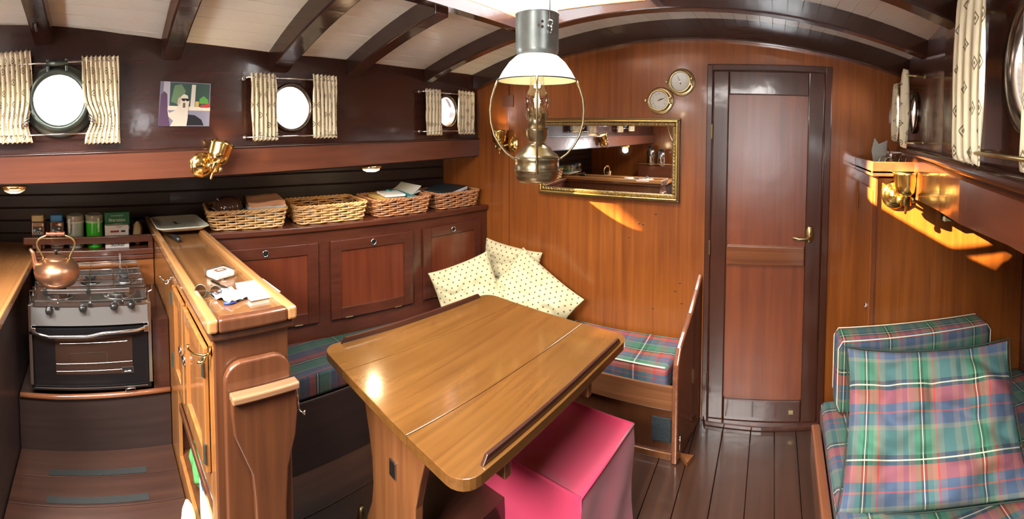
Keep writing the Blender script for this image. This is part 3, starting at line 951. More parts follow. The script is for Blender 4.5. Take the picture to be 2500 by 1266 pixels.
def pillow(name, w_, h_, T, loc, normal, upv, m, label, roll=0, seed=0, wr_=.012, piping=None, uvo=(0, 0)):
    bm = pillow_bm(w_, h_, T, seed, wr_, uvo)
    z = Vector(normal).normalized(); y = Vector(upv); y = (y - z * y.dot(z)).normalized(); x = y.cross(z)
    M = Matrix((x, y, z)).transposed().to_4x4() @ Matrix.Rotation(roll, 4, 'Z')
    t = thing(name, label, 'pillow', loc)
    o = obj('pillow_cover', bm, m, t, local=True, smooth=True, sub=1); o.matrix_local = M
    if piping:
        bm = BM(); n = 14; P = []
        def e(u, v): return Vector((u * w_ / 2 * (1 - .07 * (1 - abs(v) ** 2.5) * abs(u)), v * h_ / 2 * (1 - .07 * (1 - abs(u) ** 2.5) * abs(v)), wr_ * noise.noise(Vector((u * 1.6 + seed, v * 1.6, 3 + seed))) * 0))
        for k in range(n): P.append(e(-1 + 2 * k / n, -1))
        for k in range(n): P.append(e(1, -1 + 2 * k / n))
        for k in range(n): P.append(e(1 - 2 * k / n, 1))
        for k in range(n): P.append(e(-1, 1 - 2 * k / n))
        tube(bm, P, .0028, 6, closed=True)
        q = obj('piping', bm, piping, t, local=True, smooth=True); q.matrix_local = M
    return t


pillow('scatter_pillow', .36, .32, .11, (-1.50, 1.73, .585), (.55, -.62, .35), (0, 0, 1), DOTS, 'cream dotted pillow leaning on the locker, leftmost in the bench corner', .35, 3)
pillow('scatter_pillow', .38, .34, .10, (-1.42, 2.00, .62), (.15, -.95, .15), (0, 0, 1), DOTS, 'cream dotted pillow at the back, against the bulkhead in the bench corner', -.12, 5)
pillow('scatter_pillow', .46, .34, .12, (-1.20, 1.91, .56), (.28, -.80, .5), (0, 0, 1), DOTS, 'cream dotted pillow slumped in front, rightmost in the bench corner', -.62, 9, .016)

# right settee
st = thing('settee', 'wooden settee base along the right side', 'settee', (.6, 1.0, 0))
bm = BM(); hexa(bm, [(.165, -.9, 0), (1.17, -.9, 0), (1.17, 1.75, 0), (.215, 1.75, 0), (.165, -.9, .235), (1.17, -.9, .235), (1.17, 1.75, .235), (.215, 1.75, .235)]); obj('settee_base', bm, W_DOOR, st, bevel=.004)
bm = BM(); hexa(bm, [(.130, -.9, .18), (.162, -.9, .18), (.205, 1.63, .18), (.170, 1.63, .18), (.130, -.9, .325), (.162, -.9, .325), (.205, 1.63, .325), (.170, 1.63, .325)]); obj('front_board', bm, W_RAIL, st, bevel=.008)
cs = cushion('settee_cushion', [(.168, -.88), (1.16, -.88), (1.16, 1.74), (.215, 1.74)], .24, .35, TART, 'tartan seat cushion along the right-hand settee', 'cushion', .03)
CB = onY(2048, 880, 1.62).x
cb = cushion('back_cushion', [(.265, 1.62), (.93, 1.62), (.93, 1.745), (.265, 1.745)], .353, .650, plaid('tartan_back', .185, .19, .85), 'upright boxed tartan cushion at the forward end of the settee', 'cushion', .03)
bm = BM(); r_ = .03
for yy_ in (1.623, 1.742):
    P = [Vector((.268 + .012, yy_, .37)), Vector((.268, yy_, .40)), Vector((.268, yy_, .620)), Vector((.285, yy_, .647)), Vector((.91, yy_, .647)), Vector((.928, yy_, .620)), Vector((.928, yy_, .40)), Vector((.91, yy_, .37))]
    tube(bm, P, .0022, 6)
obj('piping', bm, plain('white_piping', (.75, .75, .6), .7), cb, smooth=True)
pillow('large_pillow', .60, .47, .17, (.525, 1.27, .525), (-.25, -.76, .66), (0, 0, 1), TARTP, 'large crumpled tartan pillow leaning on the boxed cushion of the settee', .06, 2, .034, plain('dark_piping', (.03, .05, .04), .8), (.03, .02))
pillow('large_pillow', .46, .42, .15, (1.02, 1.10, .56), (-.9, -.35, .25), (0, 0, 1), TARTP, 'tartan pillow cut off by the right edge of the picture', .15, 4, .015)

# ------------------------------------------------------------------ table
TZ = .70
TL, TB, TR, TF = [onz(x, y, TZ) for x, y in ((775, 840), (1200, 716), (1545, 822), (1125, 1178))]
c0 = (TL + TB + TR + TF) / 4
ex = ((TR - TB) + (TF - TL)).normalized(); ey = ((TB - TL) + (TR - TF)).normalized(); ey = (ey - ex * ey.dot(ex)).normalized()
hw = ((TR - TB).length + (TF - TL).length) / 4; hl_ = ((TB - TL).length + (TR - TF).length) / 4
tb = thing('dining_table', 'varnished teak saloon table with folding leaves and raised edge rails', 'table', (c0.x, c0.y, 0))
MT = axisM((c0.x, c0.y, 0), (0, 0, 1), ex)      # local x: across (ex), y: along (ey)
def tpt(u, v, z): return MT @ Vector((u, v, z))
def uof(px, py): q = MT.inverted() @ onz(px, py, TZ); return q
sA = uof(910, 881); sA2 = uof(1240, 748); sB = uof(985, 1052); sB2 = uof(1437, 787)
uA, uB = (sA.x + sA2.x) / 2, (sB.x + sB2.x) / 2
def rrect(x0, x1, y0, y1, r, corners):
    P = []
    for (cx, cy, a0, on) in ((x1 - r, y1 - r, 0, corners[0]), (x0 + r, y1 - r, PI / 2, corners[1]), (x0 + r, y0 + r, PI, corners[2]), (x1 - r, y0 + r, 1.5 * PI, corners[3])):
        if on: P += [(cx + r * math.cos(a0 + PI / 2 * k / 6), cy + r * math.sin(a0 + PI / 2 * k / 6)) for k in range(7)]
        else: P.append((x1 if cx > (x0 + x1) / 2 else x0, y1 if cy > (y0 + y1) / 2 else y0))
    return P
for nm, x0, x1, cr in (('table_leaf', -hw, uA - .0012, (0, 1, 1, 0)), ('table_board', uA + .0012, uB - .0012, (0, 0, 0, 0)), ('table_leaf', uB + .0012, hw, (1, 0, 0, 1))):
    bm = BM(); prism(bm, [tpt(x, y, TZ - .028) for x, y in rrect(x0, x1, -hl_, hl_, .055, cr)], (0, 0, .028)); obj(nm, bm, W_TABLE, tb, bevel=.0015)
for u0 in (-1, 1):
    bm = BM(); xa = hw * u0 - u0 * .014
    M = MT
    pr = [(-hl_ + .07, 0), (hl_ - .06, 0), (hl_ - .075, .020), (-hl_ + .085, .020)]
    prism(bm, [tpt(xa - .005, y, TZ + z) for y, z in pr], tuple(ex * .010)); obj('edge_rail', bm, W_DARK, tb, bevel=.002)
# pedestal: two shaped end panels, apron and low box
for yy_, nm in ((-hl_ + .075, 'end_panel'), (hl_ - .10, 'end_panel')):
    bm = BM(); out = [(-.17, .67), (-.165, .60), (-.135, .50), (-.115, .42), (-.11, .34), (-.12, .27), (-.15, .20), (-.165, .12), (-.17, .0), (.17, 0), (.165, .12), (.15, .20), (.12, .27), (.11, .34), (.115, .42), (.135, .50), (.165, .60), (.17, .67)]
    prism(bm, [tpt(u - .03, yy_, z) for u, z in out], tuple(ey * .028)); obj(nm, bm, W_TABLEB, tb, bevel=.003)
bm = BM(); box(bm, -.04, .10, -hl_ + .105, hl_ - .105, .56, .665, MT); obj('drawer_box', bm, W_TABLEB, tb, bevel=.003)
bm = BM(); box(bm, -.17, .11, -hl_ + .105, hl_ - .105, .03, .27, MT); obj('low_box', bm, W_DARK, tb, bevel=.003)
for v in (-.6, .35):
    bm = BM(); box(bm, .18, .34, hl_ * v - .012, hl_ * v + .012, .615, .668, MT); obj('leaf_support', bm, W_TABLEB, tb, bevel=.003)
q = tpt(-.02, -hl_ + .072, .47)
bm = BM(); box(bm, -.016, .016, -.004, .003, -.028, .022, axisM(q, (0, 0, 1), ex)); obj('latch_plate', bm, STEEL, tb, bevel=.003)
bag = BM()
bmesh.ops.create_uvsphere(bag, u_segments=24, v_segments=14, radius=1)
for v in bag.verts:
    v.co = tpt(.17 + v.co.x * .055, -hl_ + .30 + v.co.y * .20, .16 + v.co.z * (.07 + .02 * noise.noise(v.co * 2)))
# ------------------------------------------------------------------ ottoman
of = thing('ottoman', 'magenta fabric cube stool pushed under the table corner', 'stool', (-.69, 1.22, 0))
fa = onz(1418, 1217, .42); fb = onz(1543, 1040, .42); dx = (fb - fa); dx.z = 0; W1 = .35; dx = dx.normalized(); dy = Vector((-dx.y, dx.x, 0))
W2 = .385
bm = BM(); nseg = 14
def otop(i, j):
    u, v = i / nseg, j / nseg
    sag = -.018 * (16 * u * (1 - u) * v * (1 - v)) ** .6 + .004 * noise.noise(Vector((u * 5, v * 5, 1)))* (16 * u * (1 - u) * v * (1 - v))
    return Vector((fa.x, fa.y, .42)) + dx * (W1 * u) + dy * (W2 * v) + Vector((0, 0, sag))
G = [[bm.verts.new(otop(i, j)) for j in range(nseg + 1)] for i in range(nseg + 1)]
for i in range(nseg):
    for j in range(nseg): bm.faces.new((G[i][j], G[i + 1][j], G[i + 1][j + 1], G[i][j + 1]))
ring = [G[i][0] for i in range(nseg)] + [G[nseg][j] for j in range(nseg)] + [G[i][nseg] for i in range(nseg, 0, -1)] + [G[0][j] for j in range(nseg, 0, -1)]
prev = ring
for k in range(1, 7):
    z = .42 - .41 * k / 6; cur = []
    for v in ring:
        p = v.co.copy(); bul = .006 * math.sin(k * 1.1 + p.x * 22 + p.y * 17) * (1 if k < 6 else 1.3)
        c_ = Vector((fa.x, fa.y, 0)) + dx * W1 / 2 + dy * W2 / 2; dd = (Vector((p.x, p.y, 0)) - c_).normalized()
        cur.append(bm.verts.new((p.x + dd.x * bul, p.y + dd.y * bul, z)))
    for i in range(len(ring)): bm.faces.new((prev[i], prev[(i + 1) % len(ring)], cur[(i + 1) % len(ring)], cur[i]))
    prev = cur
MAG = plain('magenta_cloth', (.42, .012, .062), .8, sheen=.3, bump=.15, bscale=14)
obj('cloth_cover', bm, MAG, of, smooth=True).modifiers.new('crease', 'EDGE_SPLIT').split_angle = math.radians(55)
bm = BM()
cr_ = [otop(0, 0), otop(nseg, 0), otop(nseg, nseg), otop(0, nseg)]
for a_, b_ in zip(cr_, cr_[1:] + cr_[:1]): tube(bm, [a_, b_], .004, 6)
tube(bm, [cr_[0], Vector((cr_[0].x, cr_[0].y, .01))], .003, 6)
obj('seam', bm, MAG, of, smooth=True)
o = obj('duffel_bag', bag, plain('black_nylon', (.012, .014, .016), .35), smooth=True); tag(o, 'black glossy bag lying under the table beside the magenta stool', 'bag')

# ------------------------------------------------------------------ divider cabinet between galley and bench
dv = thing('divider_cabinet', 'long narrow teak cabinet between the galley and the bench with a fiddled top', 'cabinet', (-1.7, .36, 0))
DY0, DY1, DXF, DXB = .262, .462, -1.005, -2.38
bm = BM(); box(bm, DXF - .014, DXF, DY0, DY1, 0, .945); obj('end_board', bm, W_DIVF, dv, bevel=.004)
bm = BM(); box(bm, DXB, DXF - .014, DY1 - .014, DY1, 0, .945); box(bm, DXB, -1.58, DY0 + .012, DY1 - .014, 0, .945); box(bm, -1.58, DXF - .014, DY0 + .014, DY1 - .014, .52, .53)
box(bm, -1.58, DXF - .014, DY0 + .014, DY1 - .014, 0, .25); obj('side_boards', bm, W_DIVF, dv)
bm = BM()
for x0, x1, z0, z1 in ((-2.38, -1.552, 0, .945), (-1.062, DXF - .014, 0, .945), (-1.552, -1.062, .903, .945), (-1.552, -1.062, .50, .562), (-1.552, -1.062, 0, .25), (-1.36, -1.345, .562, .903)):
    box(bm, x0, x1, DY0, DY0 + .014, z0, z1)
obj('face_frame', bm, W_DIV, dv, bevel=.002)
bm = BM(); box(bm, DXB, DXF + .012, DY0 - .012, DY1 + .012, .945, .968); obj('moulding', bm, W_DIVF, dv, bevel=.006, seg=3)
bm = BM(); box(bm, DXB, DXF + .004, DY0 - .004, DY1 + .004, .968, .984); obj('counter_top', bm, W_DIVT, dv)
for nm, (x0, x1, y0, y1), m in (('fiddle_rail', (DXB, DXF + .022, DY0 - .020, DY0 + .008), W_RAILX), ('fiddle_rail', (DXB, DXF + .022, DY1 - .010, DY1 + .018), W_RAILX), ('fiddle_rail', (DXF - .004, DXF + .024, DY0 + .008, DY1 - .010), W_DIVF)):
    bm = BM(); box(bm, x0, x1, y0, y1, .968, 1.003); obj(nm, bm, m, dv, bevel=.007, seg=3)
for x0, x1 in ((-1.548, -1.362), (-1.343, -1.064)):
    bm = BM(); f_ = .042; t0 = DY0 - .014
    for a_ in ((x0, x0 + f_, .566, .899), (x1 - f_, x1, .566, .899), (x0 + f_, x1 - f_, .566, .566 + f_), (x0 + f_, x1 - f_, .899 - f_, .899)):
        box(bm, a_[0], a_[1], t0, DY0, a_[2], a_[3])
    dr = obj('cabinet_door', bm, W_DIV, dv, bevel=.003)
    bm = BM(); box(bm, x0 + f_, x1 - f_, t0 + .007, DY0, .566 + f_, .899 - f_); obj('door_panel', bm, wood('divider_panel_lit', (.22, .075, .02), (.38, .15, .045), 'Z', .2, .8), dr)  # panel tone also carries the side light in its colour
    kx = x1 - .021 if x0 < -1.4 else x0 + .021
    bm = BM(); lathe(bm, [(.010, 0), (.017, 0), (.018, .004), (.013, .007), (.010, .003), (.010, 0)], axisM((kx, t0, .735), (0, -1, 0)), 20); obj('ring_pull', bm, CHROME, dr, smooth=True)
    hx = x0 if x0 < -1.4 else x1
    for z in (.62, .85):
        bm = BM(); cyl(bm, (hx, t0 - .002, z - .025), (0, 0, 1), .0045, .05, 10); obj('hinge', bm, BRONZE, dr)
bm = BM(); box(bm, -1.552, -1.062, DY0 + .002, DY0 + .012, .425, .452); obj('shelf_fiddle', bm, W_DIVF, dv, bevel=.003)
# brass hooks
def coat_hook(q, n, m, label, s=1.0):
    q, n = Vector(q), Vector(n); up = Vector((0, 0, 1))
    t = thing('coat_hook', label, 'hook', q, 0, 'hooks on the divider')
    bm = BM(); lathe(bm, [(0, 0), (.014 * s, 0), (.013 * s, .004), (.007 * s, .007), (0, .008)], axisM(q, n) @ Matrix.Diagonal((1, 1, 1, 1)), 20); obj('base_plate', bm, m, t, smooth=True)
    bm = BM(); tube(bm, [q + n * .004 - up * .006 * s, q + n * .02 * s - up * .012 * s, q + n * .045 * s - up * .008 * s, q + n * .06 * s + up * .006 * s, q + n * .062 * s + up * .016 * s], [.005 * s, .0045 * s, .004 * s, .004 * s, .005 * s], 8)
    tube(bm, [q + n * .015 * s - up * .012 * s, q + n * .018 * s - up * .026 * s, q + n * .028 * s - up * .032 * s, q + n * .036 * s - up * .027 * s], [.0045 * s, .004 * s, .004 * s, .006 * s], 8)
    obj('hook_arm', bm, m, t, smooth=True)
coat_hook((-1.03, DY0 - .001, .905), (-.3, -.95, 0), BRASS, 'large brass double hook on the near corner of the divider', .95)
coat_hook((-1.62, DY0 - .001, .90), (0, -1, 0), CHROME, 'small chrome hook high on the far end of the divider side', .7)

# folding seat board and bracket standing against the divider end
sb = thing('folding_seat', 'folded wooden seat board with a waisted leg on the divider end', 'folding seat', (DXF + .02, .36, 0))
def ye(px, py, X=DXF + .02): q = onX(px, py, X); return q.y, q.z
y0b, y1b = DY0 + .018, DY1 - .004
bm = BM(); R_ = .05; P = [(y0b, .0), (y1b, .0), (y1b, .89 - R_)] + [(y1b - R_ + R_ * math.cos(t), .89 - R_ + R_ * math.sin(t)) for t in [PI / 2 * k / 8 for k in range(1, 9)]] + [(y0b + R_ - R_ * math.sin(t), .89 - R_ + R_ * math.cos(t)) for t in [PI / 2 * k / 8 for k in range(0, 9)]]
prism(bm, [(DXF + .002, y, z) for y, z in P], (.020, 0, 0)); obj('seat_board', bm, W_DIVF, sb, bevel=.006, seg=3)
y0l, y1l = DY0 + .030, DY1 + .002; mid_ = (y0l + y1l) / 2
zl = .805
lp = [(0, zl), (0, zl - .035), (.03, zl - .085), (.16, zl - .14), (.28, zl - .19), (.31, zl - .25), (.33, zl - .35), (.33, 0), (.80, 0), (.80, zl - .30), (.84, zl - .20), (.97, zl - .12), (1, zl - .07), (1, zl)]
bm = BM(); prism(bm, [(DXF + .024, y0l + (y1l - y0l) * s_, z) for s_, z in lp], (.020, 0, 0)); obj('folding_leg', bm, W_DIVF, sb, bevel=.005, seg=3)
bm = BM(); box(bm, DXF + .024, DXF + .056, y0l - .002, y1l + .003, zl, zl + .018); obj('leg_ledge', bm, wood('pale_ledge', (.14, .06, .03), (.24, .12, .06), 'Y', .3, .5), sb, bevel=.004)
bm = BM(); tube(bm, [(DXF + .03, DY1 + .004, .80), (DXF + .03, DY1 + .010, .765), (DXF + .03, DY1 + .012, .735), (DXF + .045, DY1 + .022, .725), (DXF + .05, DY1 + .018, .74)], .003, 8); obj('catch_hook', bm, CHROME, sb, smooth=True)

# things on the divider
ty = thing('serving_dish', 'shallow cream rectangular dish on the far end of the divider', 'dish', (-2.06, .37, 1.003))
bm = BM()
def rr(hx, hy, r, z): return [Vector((-2.05 + x, .372 + y, z)) for x, y in rrect(-hx, hx, -hy, hy, r, (1, 1, 1, 1))]
lv = [rr(.11, .085, .03, 1.004), rr(.13, .10, .03, 1.010), rr(.155, .125, .035, 1.028), rr(.150, .120, .033, 1.030), rr(.125, .095, .03, 1.014)]
rs = [[bm.verts.new(p) for p in q] for q in lv]
for A_, B_ in zip(rs, rs[1:]):
    for i in range(len(A_)): bm.faces.new((A_[i], A_[(i + 1) % len(A_)], B_[(i + 1) % len(A_)], B_[i]))
bm.faces.new(rs[0]); bm.faces.new(rs[-1]); obj('dish_body', bm, plain('cream_ceramic', (.66, .64, .52), .25, 0, .5), ty, smooth=True, bevel=.001)
bm = BM(); box(bm, -2.09, -2.05, .352, .366, 1.015, 1.021); tag(obj('lighter', bm, BLACK, bevel=.003), 'small black stub lying inside the cream dish', 'lighter')
bm = BM(); tube(bm, [(-1.90, .30, .998), (-1.83, .325, 1.0), (-1.80, .33, 1.0)], [.008, .014, .010], 10); tag(obj('gas_lighter', bm, BLACK, smooth=True), 'black rounded handle lying on the divider beside the cream dish', 'lighter')
TZD = .985
q = onz(538, 660, TZD + .02)
tp = thing('tissue_pack', 'small pack of paper tissues in clear film on the divider', 'tissues', (q.x, q.y, TZD), math.radians(-68))
bm = BM(); box(bm, -.037, .037, -.030, .030, .001, .022); obj('paper_stack', bm, WHITE, tp, local=True, bevel=.006, seg=3)
bm = BM(); box(bm, -.020, .020, -.012, .012, .0225, .0229); obj('printed_mark', bm, plain('brown_print', (.35, .13, .06), .5), tp, local=True)
bm = BM(); box(bm, -.012, .012, -.004, .004, .0229, .0232); obj('opening_strip', bm, WHITE, tp, local=True)
bm = BM(); box(bm, -.040, .040, -.033, .033, 0, .0245)
bmesh.ops.subdivide_edges(bm, edges=bm.edges, cuts=5, use_grid_fill=True)
for v in bm.verts:
    if v.co.z > .002: v.co += Vector((noise.noise(v.co * 60), noise.noise(v.co * 55 + Vector((4, 4, 4))), 0)) * .004
obj('film_wrapper', bm, CLEAR, tp, local=True)
q = onz(545, 700, TZD + .006)
pn = thing('ballpoint_pen', 'silver and black ballpoint pen lying on the divider', 'pen', (q.x, q.y, TZD + .006), math.atan2(*(lambda a_, b_: (b_.y - a_.y, b_.x - a_.x))(onz(518, 684, TZD), onz(562, 706, TZD))))
bm = BM(); tube(bm, [(-.07, 0, 0), (-.06, 0, 0), (.0, 0, 0), (.05, 0, 0), (.066, 0, 0)], [.002, .0042, .0045, .004, .001], 10); obj('barrel', bm, CHROME, pn, local=True, smooth=True)
bm = BM(); tube(bm, [(-.005, 0, 0), (.045, 0, 0)], [.0048, .0045], 10); box(bm, -.06, -.02, -.001, .001, .004, .006); obj('grip', bm, BLACK, pn, local=True)
q = onz(508, 718, TZD + .01)
gl = thing('reading_glasses', 'folded dark rimmed glasses at the left edge of the divider top', 'glasses', (q.x, q.y, TZD), math.radians(62))
gl.scale = (.8, .8, .9)
for s_ in (-1, 1):
    bm = BM(); tube(bm, arc((s_ * .027, 0, .020), .021, 0, 2 * PI, 25, (1, 0, 0), (0, .15, .95))[:-1], .0018, 6, closed=True); obj('rim', bm, BRONZE, gl, local=True, smooth=True)
    bm = BM(); bm.faces.new([bm.verts.new(p) for p in arc((s_ * .027, 0, .020), .020, 0, 2 * PI, 25, (1, 0, 0), (0, .15, .95))[:-1]]); obj('lens', bm, glass('tinted_lens', (.35, .33, .38), .25), gl, local=True)
    bm = BM(); tube(bm, [(s_ * .048, .002, .026), (s_ * .046, .03, .010), (-s_ * .03, .034 + .004 * s_, .004)], .0018, 6); obj('temple_arm', bm, BRONZE, gl, local=True, smooth=True)
def sheet(name, px, w_, h_, rz, z, m, label, cat, curl=.004, group=None, n=8, seed=0):
    q = onz(*px, z); bm = BM(); G = [[bm.verts.new((w_ * (i / n - .5), h_ * (j / n - .5), .0012 + curl * (.5 + noise.noise(Vector((i * .5 + seed, j * .5, seed)))))) for j in range(n + 1)] for i in range(n + 1)]
    for i in range(n):
        for j in range(n): bm.faces.new((G[i][j], G[i + 1][j], G[i + 1][j + 1], G[i][j + 1]))
    o = obj(name, bm, m, local=True, solid=.0012, smooth=True); o.location = (q.x, q.y, z); o.rotation_euler = (0, 0, rz)
    return tag(o, label, cat, group)
sheet('crumpled_receipt', (560, 726), .09, .075, .4, TZD, plain('receipt_paper', (.85, .86, .9), .5), 'crumpled white paper with blue print beside the glasses on the divider', 'paper', .016, seed=3)
q = onz(628, 712, TZD)
nb = thing('notebook', 'white blank notebook at the near end of the divider top', 'notebook', (q.x, q.y, TZD), math.radians(92))
bm = BM(); box(bm, -.045, .045, -.060, .060, .0, .012); obj('page_block', bm, WHITE, nb, local=True, bevel=.002)
bm = BM(); box(bm, -.046, .046, -.061, .061, .012, .0135); obj('front_cover', bm, plain('white_cover', (.9, .9, .9), .4), nb, local=True)
q = onz(536, 745, TZD)
bm = BM(); tube(bm, [(0, 0, .004), (.006, .015, .004), (.0, .035, .004)], .0035, 8); o = obj('blue_cap', bm, plain('blue_plastic', (.02, .06, .35), .4), local=True, smooth=True); o.location = (q.x, q.y + .012, TZD); tag(o, 'small blue plastic clip next to the crumpled paper', 'clip')

# goods in the low open shelf
def blob(name, c, r, m, label, cat, rot=0, seed=1, amp=.25):
    bm = BM(); bmesh.ops.create_icosphere(bm, subdivisions=4, radius=1)
    for v in bm.verts:
        k = 1 + amp * noise.noise(v.co * 1.7 + Vector((seed, 0, 0))) + amp * .35 * noise.noise(v.co * 5 + Vector((seed, 0, 0)))
        v.co = Vector((v.co.x * r[0] * k, v.co.y * r[1] * k, (v.co.z * k + 1) * r[2]))
    o = obj(name, bm, m, local=True, smooth=True); o.location = c; o.rotation_euler = (0, 0, rot)
    return tag(o, label, cat)
blob('plastic_bag', (-1.40, .315, .252), (.055, .042, .085), plain('green_bag', (.10, .42, .12), .25), 'green and clear plastic bag in the low shelf of the divider', 'bag', 0, 2)
bm = BM(); box(bm, -1.28, -1.20, .275, .345, .252, .44); o = obj('carton', bm, plain('white_card', (.70, .74, .78), .5), bevel=.004); tag(o, 'white carton with a blue square in the low shelf of the divider', 'carton')
bm = BM(); box(bm, -1.255, -1.225, .2735, .2745, .38, .42); obj('blue_print', bm, plain('blue_print', (.03, .12, .35), .5), o)
blob('packet', (-1.13, .315, .252), (.052, .045, .10), plain('blue_check', (.25, .34, .48), .35, var=.6, bscale=60), 'blue and white packet nearest the open end of the low shelf', 'packet', 0, 6)
blob('sponge', (-1.27, .235, .18), (.035, .022, .07), plain('pale_yellow', (.80, .72, .38), .7), 'pale yellow rounded thing standing in front of the low shelf', 'sponge', 0, 8, .1)

# ------------------------------------------------------------------ baskets on the shelf
WICK = wood('wicker', (.44, .22, .08), (.74, .46, .20), 'X', .45, .25, .5)
WICKR = wood('wicker_reddish', (.32, .13, .055), (.58, .28, .13), 'X', .45, .25, .5)
def basket_parts(t, Lx, Wy, H, m):
    pts = [Vector((x, y, 0)) for x, y in rrect(-Lx / 2, Lx / 2, -Wy / 2, Wy / 2, .03, (1, 1, 1, 1))]
    per = [0]
    for a_, b_ in zip(pts, pts[1:] + pts[:1]): per.append(per[-1] + (b_ - a_).length)
    T = per[-1]
    def at(s_):
        s_ %= T
        for i in range(len(pts)):
            if per[i] <= s_ <= per[i + 1]:
                a_, b_ = pts[i], pts[(i + 1) % len(pts)]; k = (s_ - per[i]) / max(1e-9, per[i + 1] - per[i])
                d_ = (b_ - a_).normalized(); return a_.lerp(b_, k), Vector((d_.y, -d_.x, 0))
        return pts[0], Vector((1, 0, 0))
    ns = max(16, int(T / .044) // 2 * 2)
    bm = BM(); rows = int(H / .0125)
    for j in range(rows):
        P = []
        for i in range(ns * 3):
            s_ = T * i / (ns * 3); p, n_ = at(s_)
            fl = 1 + .10 * (j / rows)
            P.append(Vector((p.x * fl, p.y * fl, .007 + .0125 * j + .0016 * math.sin(PI * i / 3 + PI * j))) + n_ * (.0055 * math.cos(PI * i / 3 + PI * j)))
        tube(bm, P, .0050, 6, closed=True)
    obj('woven_side', bm, m, t, local=True, smooth=True)
    bm = BM()
    for i in range(ns):
        p, n_ = at(T * i / ns); tube(bm, [Vector((p.x, p.y, .002)), Vector((p.x * 1.1, p.y * 1.1, H))], .003, 5)
    obj('stakes', bm, m, t, local=True)
    bm = BM()
    for ph in (0, PI):
        P = []
        for i in range(160):
            p, n_ = at(T * i / 160); th = 2 * PI * i / 160 * 26 + ph
            P.append(Vector((p.x * 1.1, p.y * 1.1, H + .003 + .004 * math.sin(th))) + n_ * (.004 * math.cos(th)))
        tube(bm, P, .0052, 6, closed=True)
    obj('rim', bm, m, t, local=True, smooth=True)
    bm = BM(); prism(bm, [(p.x, p.y, .002) for p in pts], (0, 0, .005)); obj('base', bm, m, t, local=True)
bl = [((.50, .885), .26, WICK, 'light wicker basket holding a wrapped brown bowl and an orange cloth'),
      ((.925, 1.31), .26, WICK, 'nearly empty wicker basket, second from the divider'),
      ((1.35, 1.70), .25, WICKR, 'wicker basket full of leaflets and magazines, third from the divider'),
      ((1.745, 2.06), .24, WICKR, 'wicker basket with a dark folder, in the corner by the bulkhead')]
BK = []
for (ya, yb), wd, m, lab in bl:
    A, B = fp(ya, -.012), fp(yb, -.012); d = (B - A); Lx = d.length / 1.1; rz = math.atan2(d.y, d.x); n_ = Vector((-d.y, d.x, 0)).normalized()
    c = (A + B) / 2 + n_ * (wd * 1.1 / 2)
    t = thing('wicker_basket', lab, 'basket', (c.x, c.y, .9855), rz, 'wicker baskets on the shelf'); basket_parts(t, Lx, wd, .088, m); BK.append((c, rz, Lx, wd))
def inb(k, u, v, z): c, rz, Lx, wd = BK[k]; return Vector((c.x + u * math.cos(rz) - v * math.sin(rz), c.y + u * math.sin(rz) + v * math.cos(rz), z))
# v negative = towards the room
bw = thing('bowl', 'brown glossy bowl wrapped in clear film inside the first basket', 'bowl', inb(0, -.085, -.03, 1.015))
bm = BM(); lathe(bm, [(.03, 0), (.06, .02), (.078, .06), (.070, .095), (.04, .118), (0, .125)], None, 28); obj('bowl_body', bm, plain('brown_glaze', (.10, .045, .028), .1, 0, .8), bw, local=True, smooth=True)
bm = BM()
for k in range(3): tube(bm, [Vector((.077 * math.cos(t) * math.cos(.5 * (t + 2)) if 0 else (.079 - .012 * k) * math.cos(t), (.079 - .012 * k) * math.sin(t), .055 + .022 * k + .012 * math.sin(3 * t))) for t in [-2.6 + 2.0 * i / 10 for i in range(11)]], .0022, 5)
obj('film_fold', bm, WHITE, bw, local=True, smooth=True)
def cloth(name, k, u, v, z, w_, h_, th, m, label, seed=1, rzz=0, tilt=0):
    bm = BM(); box(bm, -w_ / 2, w_ / 2, -h_ / 2, h_ / 2, 0, th); bmesh.ops.subdivide_edges(bm, edges=bm.edges, cuts=7, use_grid_fill=True)
    for q in bm.verts:
        q.co += Vector((.010 * noise.noise(q.co * 14 + Vector((seed, 0, 0))), .010 * noise.noise(q.co * 14 + Vector((0, seed, 0))), .014 * noise.noise(Vector((q.co.x, q.co.y, 0)) * 11 + Vector((seed, seed, 0)))))
    o = obj(name, bm, m, local=True, smooth=True, bevel=.006); o.location = inb(k, u, v, z); o.rotation_euler = (tilt, 0, BK[k][1] + rzz); return tag(o, label, 'cloth')
cloth('folded_cloth', 0, .07, -.01, 1.000, .20, .17, .070, plain('teal_cloth', (.20, .30, .29), .9, bump=.3), 'grey-green folded cloth under the orange one in the first basket', 4)
cloth('folded_cloth', 0, .105, -.02, 1.072, .19, .18, .018, plain('white_cloth', (.72, .70, .66), .9, bump=.3), 'white folded cloth directly below the orange cloth', 6)
cloth('folded_cloth', 0, .100, -.02, 1.092, .18, .18, .026, plain('orange_cloth', (.88, .46, .26), .9, bump=.3), 'orange folded cloth on top of the pile in the first basket', 2, .05, .08)
blob('white_jug', inb(1, -.09, -.06, .992), (.026, .026, .035), plain('white_china', (.75, .72, .66), .3), 'small white rounded pot in the second basket', 'pot', 0, 3, .05)
bm = BM(); box(bm, -.04, .04, -.03, .03, 0, .055); o = obj('tea_box', bm, plain('tan_card', (.45, .27, .10), .6), local=True, bevel=.004); o.location = inb(1, -.01, -.04, .992); o.rotation_euler = (0, 0, BK[1][1]); tag(o, 'tan box inside the second basket', 'box')
bm = BM(); lathe(bm, [(0, 0), (.030, 0), (.032, .05), (.030, .066), (0, .068)], None, 24); o = obj('green_tin', bm, plain('dark_green_tin', (.01, .05, .05), .25), local=True, smooth=True); o.location = inb(1, .09, -.03, .992); tag(o, 'round dark green tin in the second basket', 'tin')
